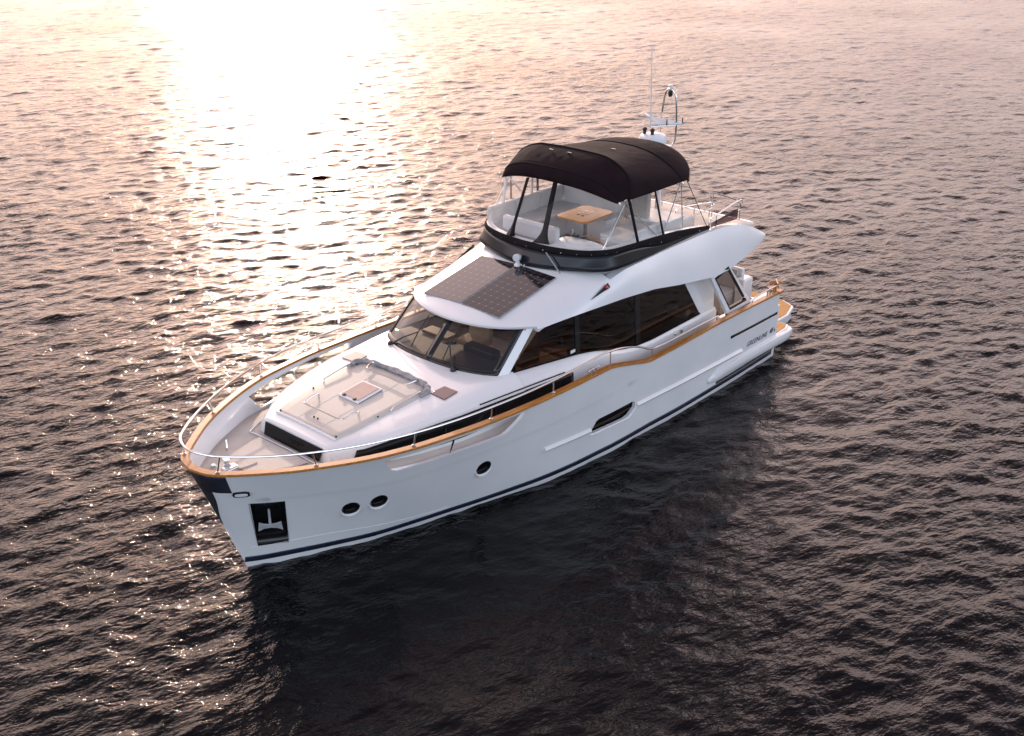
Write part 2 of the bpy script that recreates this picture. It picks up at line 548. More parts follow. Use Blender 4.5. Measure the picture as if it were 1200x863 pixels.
        gx = n.new("ShaderNodeMath"); gx.operation = 'MULTIPLY'
        l.new(nz.outputs[0], gx.inputs[0]); l.new(gl.outputs[0], gx.inputs[1])
        l.new(gx.outputs[0], bp.inputs["Height"])
        if prev: l.new(prev.outputs[0], bp.inputs["Normal"])
        prev = bp
    l.new(prev.outputs[0], b.inputs["Normal"])
    me.materials.append(m)
    at = me.attributes.new("lee", 'FLOAT', 'POINT')
    at.data.foreach_set("value", lee)
    o = bpy.data.objects.new("water", me)
    col.objects.link(o)
    o["kind"] = "structure"
    return o
make_water()

# ------------------------------------------------------------------ yacht root
yacht = bpy.data.objects.new("motor_yacht", None)
col.objects.link(yacht)
yacht["label"] = "white flybridge motor yacht with black canopy, teak rails and solar panels floating on dark water"
yacht["category"] = "yacht"

# ------------------------------------------------------------------ hull surface
ST = np.array([  # sheer x,y,z ; waterline x,y
    (0.0, 2.32, 1.63, 0.0, 2.25), (1.34, 2.36, 1.69, 1.3, 2.28), (2.6, 2.37, 1.71, 2.5, 2.29), (4.0, 2.38, 1.70, 3.9, 2.28),
    (4.9, 2.38, 1.70, 4.75, 2.24), (5.24, 2.38, 1.72, 5.1, 2.23), (5.75, 2.38, 1.85, 5.6, 2.22), (6.3, 2.38, 1.99, 6.1, 2.2),
    (6.65, 2.375, 2.03, 6.4, 2.17), (7.46, 2.37, 2.04, 7.2, 2.09), (8.3, 2.36, 2.06, 7.95, 1.96), (9, 2.33, 2.08, 8.55, 1.81),
    (9.8, 2.27, 2.11, 9.25, 1.62), (10.5, 2.17, 2.13, 9.85, 1.44), (11.25, 2.02, 2.15, 10.5, 1.25), (12, 1.75, 2.16, 11.3, 1.0),
    (12.7, 1.39, 2.18, 12.05, .67), (13.2, 1.07, 2.19, 12.6, .4), (13.7, .69, 2.205, 13.0, .19), (13.99, .36, 2.215, 13.2, .065),
    (14.09, 0, 2.22, 13.3, 0)])
def hermite(t, A):
    n = len(A) - 1
    t = min(max(t, 0), n); i = min(int(t), n - 1); q = t - i
    p0, p1 = A[i], A[i + 1]
    m0 = (A[i + 1] - A[i - 1]) / 2 if i > 0 else A[1] - A[0]
    m1 = (A[i + 2] - A[i]) / 2 if i + 2 <= n else A[n] - A[n - 1]
    return (2*q**3 - 3*q*q + 1) * p0 + (q**3 - 2*q*q + q) * m0 + (3*q*q - 2*q**3) * p1 + (q**3 - q*q) * m1
def zk(x): return 1.41 + .03 * sm(6, 11, x) + .12 * sm(11.5, 13.3, x)
def hull(t, z, side=1):
    s = hermite(t, ST)
    v = z / s[2]
    x = s[3] + (s[0] - s[3]) * v
    if v < 0: y = max(s[4] * (1 + .25 * z), 0)
    else:
        e = (1 - .15 * sm(11, 7, x)) if x < 11 else (1 + .2 * sm(11, 13, x))
        y = s[4] + (s[1] - s[4]) * v ** e
    k = .04 * sm(5.4, 7, s[0]) * sm(13.7, 13.0, s[0])
    if z > zk(s[0]) + .007: y += k
    return Vector((x, side * y, z))
def t_at(x, z):
    a, b = 0., 20.
    for _ in range(36):
        q = (a + b) / 2
        if hull(q, z)[0] < x: a = q
        else: b = q
    return (a + b) / 2
def on_hull(x, z, side=1, off=0.0):
    t = t_at(x, z)
    p = hull(t, z, side)
    if off:
        dx = hull(min(t + .05, 20), z, side) - hull(max(t - .05, 0), z, side)
        dz = hull(t, z + .02, side) - hull(t, z - .02, side)
        n = dx.cross(dz).normalized()
        if n.y * side < 0: n = -n
        p = p + n * off
    return p
def hull_normal(x, z, side=1):
    return (on_hull(x, z, side, .1) - on_hull(x, z, side)).normalized()
def sheer(t, side=1):
    s = hermite(t, ST)
    k = .04 * sm(5.4, 7, s[0]) * sm(13.7, 13.0, s[0])
    return Vector((s[0], side * (s[1] + k), s[2]))

def make_hull():
    ts = np.concatenate([np.linspace(0, 16, 129), np.linspace(16.1, 20, 40)])
    rows = []
    seq = [(t, 1) for t in ts] + [(t, -1) for t in ts[::-1][1:]]
    for t, s in seq:
        zS = hermite(t, ST)[2]
        k = zk(hermite(t, ST)[0])
        zs = [-.6, -.3, -.1] + list(np.linspace(0, k, 14)) + [k + .014] + list(np.linspace(k + .014, zS, 9)[1:])
        rows.append([hull(t, z, s) for z in zs])
    mb = MB().grid(rows)
    # transom closing the stern and the bottom
    nz = len(rows[0])
    stern = [rows[0][j] for j in range(nz)]
    trans = [[(0.002, p.y + (-2 * p.y) * k / 6, p.z) for k in range(7)] for p in stern if p.z < 1.35]
    mb.grid(trans)
    o = mb.build("hull", GEL, yacht, angle=28, solid=.07, offset=-1)
    kill = []
    def cutter(outline, vec):
        c = MB().prism(outline, vec).build("cutter", GEL, None, angle=0)
        kill.append(c); boolean_cut(o, c)
    for s in (1, -1):
        # long freeing opening under the cap rail
        top = lambda x: 2.2
        ol = [(11.72, 2.035), (11.52, 1.76), (11.42, 1.715), (9.32, 1.665), (9.2, 1.70), (8.98, 1.86), (8.82, 2.0), (9.2, 2.018), (10.4, 2.04)]
        cutter([(x, s * 1.3, z) for x, z in ol], (0, s * 1.6, 0))
    # hull window
    for s in (1, -1):
        ol = [(6.84, .74), (6.70, .93), (6.62, .955), (5.60, .955), (5.50, .90), (5.50, .78), (5.68, .66), (5.80, .64), (6.72, .68), (6.80, .70)]
        cutter([(x, s * 1.9, z) for x, z in ol], (0, s * .8, 0))
        for (x, z) in PORTS:
            n = hull_normal(x, z, s)
            c = MB().lathe([(.152, -.25), (.152, .2)], on_hull(x, z, s), 28, n).build("cutter", GEL, None, angle=0)
            kill.append(c); boolean_cut(o, c)
    # anchor pocket, port bow
    pk = [(13.47, 1.52), (12.98, 1.46), (12.74, .42), (13.2, .46)]
    cutter([tuple(on_hull(x, z, 1, -.25)) for x, z in pk], tuple(hull_normal(13.1, 1.0, 1) * .6))
    freeze(o, kill)
    me = o.data
    me.set_sharp_from_angle(angle=R(28))
    return o
PORTS = [(11.94, .99), (11.50, 1.01), (9.51, 1.0)]
HULL = make_hull()

def hull_band(name, xs, zlo, zhi, off, m, side, parent=HULL, thick=.01, nz=3):
    rows = []
    for x in xs:
        rows.append([on_hull(x, zlo(x) + (zhi(x) - zlo(x)) * k / nz, side, off) for k in range(nz + 1)])
    return MB().grid(rows).build(name, m, parent, solid=thick, offset=-1)

for s in (1, -1):
    hi = lambda x: .20 + .03 * sm(11, 13.4, x)
    lo = lambda x: .09 + .02 * sm(11, 13.4, x)
    xs = list(np.linspace(0.05, 11.5, 70)) + list(np.linspace(11.6, 13.34, 30))
    hull_band("boot_stripe", xs, lo, hi, .006, NAVY, s)
    # faint spray rail low on the bow
    rail = [on_hull(x, .45 - .2 * sm(12.5, 10, x), s, .004) for x in np.linspace(10.0, 13.3, 40)]
    MB().tube(rail, .003, 6).build("spray_rail", GEL, HULL)
    # white rub fins either side of the hull window, with a black strip added as painted shade under them
    for (xa, za, xb, zb) in ((8.1, .85, 6.86, .80), (5.46, .83, 1.55, .71)):
        pts = [on_hull(x, za + (zb - za) * (x - xa) / (xb - xa), s) for x in np.linspace(xa, xb, 24)]
        sec = [(-.01, -.045), (.045, -.03), (.055, -.005), (.02, .035), (-.01, .05)]
        if s < 0: sec = [(-a, b) for a, b in sec][::-1]
        # travel is aft, port side: right of travel is outboard (-?), resolved by sign test
        t = pts[1] - pts[0]
        rgt = t.cross(Vector((0, 0, 1)))
        if rgt.y * s < 0: sec = [(-a, b) for a, b in sec][::-1]
        MB().sweep(pts, sec).build("rub_fin", GEL, HULL, angle=50)
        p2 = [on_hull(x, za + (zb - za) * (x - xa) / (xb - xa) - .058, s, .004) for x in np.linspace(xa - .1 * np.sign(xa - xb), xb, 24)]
        MB().tube(p2, .011, 6).build("fin_painted_shade", RUBBER, HULL)
    # portholes
    for (x, z) in PORTS:
        n = hull_normal(x, z, s)
        p = on_hull(x, z, s)
        ring = MB()
        rows = []
        A = n.cross(Vector((0, 0, 1))).normalized(); B = A.cross(n)
        for ra, h in ((.150, -.06), (.156, .002), (.148, .008), (.134, .0), (.130, -.05)):
            rows.append([p + n * h + (A * math.cos(q) + B * math.sin(q)) * ra for q in np.linspace(0, 2 * math.pi, 29)[:-1]])
        ring.grid(rows, close_v=True)
        ph = ring.build("porthole", BLACK, HULL)
        MB().lathe([(.134, -.045), (.134, -.028)], p, 28, n).build("pane", DARKGLASS, ph)
        # moulded lip under the porthole
        lip = [p + n * .012 + (A * math.cos(q) + B * math.sin(q)) * .178 for q in np.linspace(R(195), R(345), 16)]
        if (A * math.cos(R(270)) + B * math.sin(R(270))).z > 0:
            lip = [p + n * .012 + (A * math.cos(q) + B * math.sin(q)) * .178 for q in np.linspace(R(15), R(165), 16)]
        rad = [.006 + .026 * math.sin(math.pi * k / 15) for k in range(16)]
        MB().tube(lip, rad, 8).build("porthole_lip", GEL, HULL)
    # hull window pane behind its opening
    rows = [[on_hull(x, z, s, -.10) for z in np.linspace(.58, 1.0, 6)] for x in np.linspace(5.4, 6.95, 14)]
    hw = MB().grid(rows).build("hull_window", DARKGLASS, HULL, solid=.01)
    MB().sweep([on_hull(x, .745 + .02 * (6.8 - x), s, -.075) for x in np.linspace(5.55, 6.75, 10)], [(-.008, -.014), (.008, -.014), (.008, .014), (-.008, .014)]).build("window_bar", DARKBAR, hw)
    # lower moulding lip of the window
    lp = [on_hull(x, z, s, .0) for x, z in ((6.86, .69), (6.78, .655), (6.3, .64), (5.78, .615), (5.64, .635), (5.50, .74), (5.45, .80))]
    MB().tube(spline(lp, 6), .018, 8).build("window_lip", GEL, HULL)
    # black vent slot near the stern
    hull_band("vent_slot", np.linspace(.0, 2.08, 12), lambda x: 1.085 + .035 * x, lambda x: 1.155 + .035 * x, .004, BLACK, s)
    # stem guard, one half each side
    rows = []
    for z, w in [(z, .008 + .045 * sm(1.0, 1.7, z)) for z in np.linspace(1.02, 1.80, 16)] + [(z, .24) for z in np.linspace(1.803, 2.19, 6)]:
        rows.append([hull(20, z, s) + Vector((.006, 0, 0))] + [on_hull(max(hull(20, z)[0] - w * k / 8, 12), z, s, .006) for k in range(1, 9)])
    MB().grid(rows).build("stem_plate", GUARD, HULL, solid=.006)
    # stern quarter moulding (heavy white fender strake wrapping to the platform)
    pts = [Vector((2.85, s * 2.30, .40)), Vector((2.5, s * 2.335, .455)), Vector((2.0, s * 2.345, .48)), Vector((0.2, s * 2.33, .44)), Vector((-.55, s * 2.30, .40)), Vector((-.85, s * 2.24, .385))]
    pp = spline(pts, 8)
    rows = []
    for i, p in enumerate(pp):
        k = min(i / 8, 1) * .5 + .5
        rows.append([p + Vector((0, s * a * k, b * k)) for a, b in ((-.25, .09), (-.03, .10), (.03, .07), (.045, .0), (.04, -.10), (.01, -.15), (-.25, -.16))])
    MB().grid(rows, close_v=True).build("stern_strake", GEL, HULL, angle=50)
    hull_band("stern_rubber", np.linspace(-.0, 2.5, 16), lambda x: .215, lambda x: .262, .012, RUBBER, s, thick=.02)

# anchor pocket lining, anchor and fairlead on the port bow
def make_pocket():
    pk = [(13.47, 1.52), (12.98, 1.46), (12.74, .42), (13.2, .46)]
    n = hull_normal(13.1, 1.0, 1)
    cpk = (sum(q[0] for q in pk) / 4, sum(q[1] for q in pk) / 4)
    out = [on_hull(cpk[0] + (x - cpk[0]) * .985, cpk[1] + (z - cpk[1]) * .99, 1, .005) for x, z in pk]
    inn = [p - n * .20 for p in out]
    mb = MB()
    fs = [(3, 2, 1, 0)]
    mb.add(inn + out, [(0, 1, 2, 3)] + [(i, (i + 1) % 4, 4 + (i + 1) % 4, 4 + i) for i in range(4)])
    po = mb.build("anchor_pocket", BLACK, HULL, fix=False, solid=.008, offset=1)
    c = sum(out, Vector()) / 4
    ux = (out[1] - out[0]).normalized()
    uz = Vector((0, 0, 1)) - n * n.z; uz.normalize()
    base = c - n * .03
    sh = MB().tube([base + uz * .30 - n * .04, base + uz * .05, base - uz * .06], [.018, .022, .026], 8)
    an = sh.build("anchor", GALV, HULL)
    fl = MB()
    w = [(-.18, .05), (-.20, -.18), (-.11, -.12), (0, -.10), (.11, -.12), (.20, -.18), (.18, .05), (.09, .01), (0, -.01), (-.09, .01)]
    pts = [base + ux * a + uz * b + n * .02 for a, b in w]
    fl.prism(pts, n * .03 + uz * .02)
    fl.build("fluke", GALV, an, bevel=.006)
    MB().tube([out[0] * .5 + out[1] * .5 - n * .08 + ux * -.1 - uz * .05, out[0] * .5 + out[1] * .5 - n * .08 + ux * .1 - uz * .05], .035, 10).build("anchor_roller", STEEL, HULL)
    # oval fairlead
    p = on_hull(13.59, 1.77, 1, .006); nn = hull_normal(13.59, 1.77, 1)
    a = nn.cross(Vector((0, 0, 1))).normalized(); b = a.cross(nn)
    def oval(ra, rb, h, k=28):
        return [p + nn * h + a * (math.copysign(abs(math.cos(q)) ** .6, math.cos(q)) * ra) + b * (math.copysign(abs(math.sin(q)) ** .6, math.sin(q)) * rb) for q in np.linspace(0, 2 * math.pi, k + 1)[:-1]]
    fo = MB().grid([oval(.135, .06, 0), oval(.135, .06, .022), oval(.105, .038, .026)], close_v=True).build("fairlead", BLACK, HULL)
    MB().prism(oval(.10, .035, .004), nn * .024).build("fairlead_insert", WHITEPL, fo)
make_pocket()

def lettering():
    dg = None
    def txt(body, size, x0, z0, shear, adv=1.0, bold=0.0):
        cu = bpy.data.curves.new("lettering", 'FONT')
        cu.body = body; cu.size = size; cu.shear = shear; cu.space_character = adv
        cu.extrude = .002; cu.offset = bold
        t = bpy.data.objects.new("lettering", cu)
        col.objects.link(t)
        d = bpy.context.evaluated_depsgraph_get()
        me = bpy.data.meshes.new_from_object(t.evaluated_get(d))
        bpy.data.objects.remove(t, do_unlink=True)
        me.name = "lettering"
        for v in me.vertices:       # wrap the flat text onto the port quarter (reads forward to aft)
            p = on_hull(max(x0 - v.co.x, .02), z0 + v.co.y - .03 * v.co.x, 1, .004 + v.co.z)
            v.co = p
        me.materials.append(NAVY)
        o = bpy.data.objects.new("lettering", me)
        col.objects.link(o); o.parent = HULL
        w = max(v.co.x for v in me.vertices) - min(v.co.x for v in me.vertices)
        return w
    w = txt("GREENLINE", .165, 1.33, .70, .35, 1.12)
    w2 = txt("48", .175, 1.33 - w - .09, .68, .35, 1.0)
    txt("Fly", .08, 1.33 - w - .09 - w2 - .03, .68, .35)
lettering()

# ------------------------------------------------------------------ cap rail (teak) round the whole sheer
def cap_path(side, off=0.0, dz=0.0):
    ts = np.concatenate([np.linspace(0, 16, 90), np.linspace(16.15, 20, 34)])
    return [sheer(t, side) + Vector((0, 0, dz)) for t in ts]
path = cap_path(1) + cap_path(-1)[::-1][1:]
# travel stern -> bow on port: right of travel is starboard (inboard)
sec = [(-.028, -.012), (-.033, .012), (-.026, .030), (.088, .034), (.100, .022), (.100, -.012)]
CAP = MB().sweep(path, sec).build("cap_rail", TEAK, yacht, angle=40)
# teak corner pieces and cap across the transom
for s in (1, -1):
    MB().prism([(-.10, s * 2.37, 1.62), (.12, s * 2.375, 1.62), (.12, s * 2.16, 1.62), (-.02, s * 1.96, 1.62), (-.10, s * 1.98, 1.62)], (0, 0, .06)).build("corner_cap", TEAK, CAP, bevel=.012)
MB().box((-.02, -.28, 1.585), (.17, 3.6, .045)).build("transom_cap", TEAK, CAP, bevel=.012)

# ------------------------------------------------------------------ decks
def inner(x, z, d=.06): return max(on_hull(x, z, 1)[1] - d, .02)
def zd(x): return itp(x, [(9.5, 1.60), (10.8, 1.645), (11.4, 1.70), (12.0, 1.79), (13.0, 1.855), (13.6, 1.90)])
def make_decks():
    xs = list(np.linspace(6.0, 13.3, 40)) + [13.5, 13.65, 13.75]
    rows = []
    for x in xs:
        z = zd(x)
        w = inner(x, z)
        rows.append([(x, w * k, z) for k in (-1, -.75, -.5, -.25, 0, .25, .5, .75, 1)])
    d = MB().grid(rows).build("foredeck", DECK, yacht, solid=.04)
    rows = []
    for x in np.linspace(0.03, 6.0, 24):
        z = 1.02 + .30 * sm(2.4, 3.2, x) + .29 * sm(4.6, 6.0, x)
        w = inner(x, z)
        rows.append([(x, w * k, z) for k in (-1, -.5, 0, .5, 1)])
    MB().grid(rows).build("cockpit_sole", TEAKDECK, yacht, solid=.04)
    # rounded gutter between bulwark and foredeck
    for s in (1, -1):
        pts = [(x, s * (inner(x, zd(x) + .02) - .0), zd(x) + .012) for x in np.linspace(7, 13.5, 44)]
        MB().tube(pts, .03, 8).build("deck_gutter", GEL, d)
    # anchor locker lid with a raised rim, seams
    lid = [(13.25, .34), (12.55, .62), (12.32, .66), (12.32, -.66), (12.55, -.62), (13.25, -.34)]
    MB().prism([(x, y, zd(x) + .014) for x, y in lid], (0, 0, .022)).build("locker_lid", DECK, d, bevel=.01)
    MB().tube([(x, y, zd(x) + .016) for x, y in ((12.30, 1.25), (12.27, .9), (12.25, 0), (12.27, -.7), (12.30, -.98), (12.0, -1.16), (11.7, -1.30))], .014, 8).build("deck_seam", GEL, d)
    # windlass and cleats near the stem
    wl_ = MB().box((13.42, .05, zd(13.4) + .06), (.26, .17, .12)).build("windlass", STEEL, d, bevel=.03)
    MB().lathe([(.07, 0), (.075, .02), (.045, .05), (.045, .09), (.07, .12), (.06, .14)], (13.42, -.02, zd(13.4) + .11), 18).build("capstan", STEEL, wl_)
    MB().tube([(13.35, .10, zd(13.35) + .05), (13.15, .13, zd(13.15) + .045), (12.95, .12, zd(12.95) + .045)], .014, 6).build("anchor_chain", STEEL, d)
    for (x, y, rz) in ((12.95, .72, 1.0), (12.95, -.72, -1.0)):
        z = zd(x)
        c = MB().tube([(x - .15 * math.cos(rz), y + .15 * math.sin(rz), z + .08), (x + .15 * math.cos(rz), y - .15 * math.sin(rz), z + .08)], .018, 8)
        for k in (-.05, .05): c.tube([(x + k * math.cos(rz), y - k * math.sin(rz), z), (x + k * math.cos(rz), y - k * math.sin(rz), z + .08)], .016, 8)
        c.build("cleat", STEEL, d)
    for s in (1, -1):   # rail stowage line and small nav fittings at the bow
        MB().lathe([(.05, 0), (.05, .03), (.03, .05)], (13.5, s * .3, zd(13.5)), 14).build("deck_plate", STEEL, d)
make_decks()

# ------------------------------------------------------------------ bow rail and stanchions
def make_rails():
    def top(side):
        base = [(14.08, 0, 0), (13.99, .34, 0), (13.80, .60, 0), (13.3, 1.03, 0), (12.69, 1.43, 0), (12.0, 1.78, 0), (11.2, 2.06, 0), (10.4, 2.23, 0), (9.66, 2.31, 0), (8.9, 2.35, 0), (8.1, 2.36, 0), (7.3, 2.35, 0),
                (6.7, 2.34, 0), (6.45, 2.34, 0), (6.15, 2.34, 0), (5.8, 2.34, 0), (5.45, 2.34, 0), (5.1, 2.34, 0), (4.8, 2.34, 0), (4.2, 2.34, 0), (3.4, 2.33, 0), (2.6, 2.32, 0)]
        hts = [.30, .30, .29, .26, .24, .235, .23, .23, .23, .23, .235, .25, .265, .275, .29, .30, .27, .18, .15, .14, .13, .10]
        out = []
        for (x, y, _), h in zip(base, hts):
            zc = itp(x, [(q[0], q[2]) for q in ST])
            out.append((x + 0, side * (y - .0), zc + .045 + h))
        return out
    a = top(1); b = top(-1)
    pts = spline(b[::-1] + a[1:], 8)
    rail = MB().tube(pts, .019, 8).build("bow_rail", STEEL, yacht)
    for s in (1, -1):
        # forward stanchions: foot on the cap, head on the rail
        for (x, dx) in ((13.86, .0), (12.69, .04), (11.21, .03), (9.66, .02), (8.12, .0)):
            t = t_at(x, 2.1)
            ft = sheer(t, s) + Vector((0, -s * .04, .04))
            hd = min(pts, key=lambda p: (p.x - x - dx) ** 2 + (p.y - ft.y) ** 2 * .3 + (0 if p.y * s > 0 else 9))
            st = MB().tube([ft, hd], .013, 8).build("stanchion", STEEL, rail)
            MB().lathe([(.036, -.002), (.036, .008), (.018, .022)], ft, 12).build("stanchion_foot", STEEL, rail)
        # post inside the freeing opening
        q = on_hull(10.42, 1.68, s, -.035); q2 = on_hull(10.42, 2.1, s, -.035)
        MB().tube([q, q2], .016, 8).build("opening_post", STEEL, HULL)
        # lower rail aft: falls with the sheer then runs along the side deck
        for x in (6.42, 5.03, 3.55):
            p = sheer(t_at(x, itp(x, [(q[0], q[2]) for q in ST])), s) + Vector((0, -s * .06, .04))
            h = itp(x, [(3.4, .13), (5.1, .18), (6.45, .275)])
            MB().tube([p, p + Vector((0, 0, h))], .012, 8).build("stanchion", STEEL, rail)
        # mooring cleat on the cap amidships
        p = sheer(t_at(6.95, 2.03), s) + Vector((0, -s * .05, .055))
        cb = MB().tube([p + Vector((-.17, 0, .06)), p + Vector((-.06, 0, .075)), p + Vector((.06, 0, .075)), p + Vector((.17, 0, .06))], .016, 8)
        for k in (-.06, .06): cb.tube([p + Vector((k, 0, -.02)), p + Vector((k, 0, .07))], .018, 8)
        cb.build("mooring_cleat", STEEL, CAP)
        # stern rail on the cap beside the cockpit
        P = [(1.2, s * 2.31, 1.74), (1.18, s * 2.31, 1.81), (.85, s * 2.305, 1.835), (.3, s * 2.295, 1.83), (.08, s * 2.28, 1.81), (.03, s * 2.275, 1.72)]
        sr2 = MB().tube(spline(P, 5), .016, 8).build("stern_rail", STEEL, yacht)
        for x in (.30, .42, .55):
            MB().tube([(x, s * 2.30, 1.68), (x, s * 2.30, 1.83)], .013, 8).build("stanchion", STEEL, sr2)
        # stern mooring bitt standing on the quarter
        bt = MB().tube([(.02, s * 2.2, 1.66), (.02, s * 2.2, 1.85)], .035, 10)
        bt.build("mooring_bitt", TEAK, CAP)
        MB().tube([(-.09, s * 2.30, 1.83), (.13, s * 2.10, 1.83)], .03, 8).build("bitt_bar", TEAK, CAP)
        MB().tube([(.12, s * 2.32, 1.86), (-.10, s * 2.14, 1.86)], .022, 8).build("bitt_bar", TEAK, CAP)
make_rails()

# ------------------------------------------------------------------ trunk cabin (raised foredeck)
YT = [(8.0, 1.56), (8.6, 1.55), (9.7, 1.44), (10.5, 1.29), (11.0, 1.16), (11.5, 1.01), (11.95, .83), (12.06, .80)]
YB = [(7.0, 1.90), (8.65, 1.86), (9.85, 1.75), (10.53, 1.60), (11.15, 1.43), (11.6, 1.24), (11.95, 1.0), (12.1, .88)]
ZT = [(7.5, 2.33), (8.9, 2.32), (9.8, 2.275), (10.4, 2.22), (11.0, 2.17), (11.5, 2.12), (12.06, 2.06)]
ZB = [(7.0, 1.98), (8.65, 2.10), (9.85, 2.13), (10.53, 2.12), (11.15, 2.08), (11.6, 2.02), (12.1, 1.98)]
def make_trunk():
    xs = list(np.linspace(8.3, 11.95, 46)) + [12.0, 12.04]
    rows = []
    for x in xs:
        yt, yb, zt, zb = itp(x, YT), itp(x, YB), itp(x, ZT), itp(x, ZB)
        half = [(x, yb + .02, 1.59), (x, yb, zb - .02), (x, yb - .012, zb + .02), (x, yb - .05, zb + .05)]
        for k in (.25, .5, .75):
            half.append((x, yb - .05 + (yt - yb + .05) * k, zb + .05 + (zt - zb - .05) * (1 - (1 - k) ** 1.6)))
        half += [(x, yt, zt)] + [(x, yt * q, zt + .02 * (1 - q * q)) for q in (.85, .7, .5, .25)]
        rows.append(half + [(x, 0, zt + .02)] + [mir(p) for p in half[::-1]])
    mb = MB().grid(rows)
    fr = rows[-1]
    # front face: upright, holding the black window
    face = [[(12.05 + .10 * max(0, (2.06 - p[2])) / .46 , p[1], p[2]) for p in fr]]
    low = [(12.16, p[1], 1.60) for p in fr]
    mb.grid([fr, [(12.075, p[1], p[2] - .03) if p[2] > 1.65 else p for p in fr], low])
    o = mb.build("trunk_cabin", GEL, yacht, angle=30)
    # black front window, a real slab let into the face
    w = [(12.088, .76, 2.02), (12.165, .73, 1.815), (12.165, -.73, 1.815), (12.088, -.76, 2.02)]
    MB().prism(w, (.016, 0, .004)).build("front_window", DARKGLASS, o)
    # side band windows
    for s in (1, -1):
        rows = []
        for x in np.linspace(7.0, 11.72, 46):
            yb, zb = itp(x, YB), itp(x, ZB)
            top = zb - .02 if x > 8.3 else zb - .01
            top -= .0
            bot = 1.70 + .03 * sm(10, 11.5, x)
            rows.append([(x, s * (yb + .018 + .02 * (top - z) / .4), z) for z in np.linspace(bot, top, 4)])
        # slanted front end
        e = rows[-1]
        rows.append([(11.78 - .0 * k, p[1] - s * (.045), p[2] if k < 3 else p[2] - .10) for k, p in enumerate(e)])
        rows[-1] = [(x_, y_, bz) for (x_, y_, _), bz in zip(rows[-1], np.linspace(e[0][2], e[0][2] + .06, 4))]
        bw = MB().grid(rows).build("band_window", DARKGLASS, o, solid=.02, offset=0)
        for x in (9.1, 10.2):
            yb, zb = itp(x, YB), itp(x, ZB)
            MB().box((x, s * (yb + .045), (1.72 + zb - .03) / 2), (.02, .02, zb - 1.76)).build("band_divider", BLACK, bw)
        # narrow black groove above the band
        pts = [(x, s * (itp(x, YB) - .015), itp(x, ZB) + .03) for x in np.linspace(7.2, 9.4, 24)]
        MB().tube(pts, .014, 6).build("black_groove", BLACK, o)
    return o
TRUNK = make_trunk()

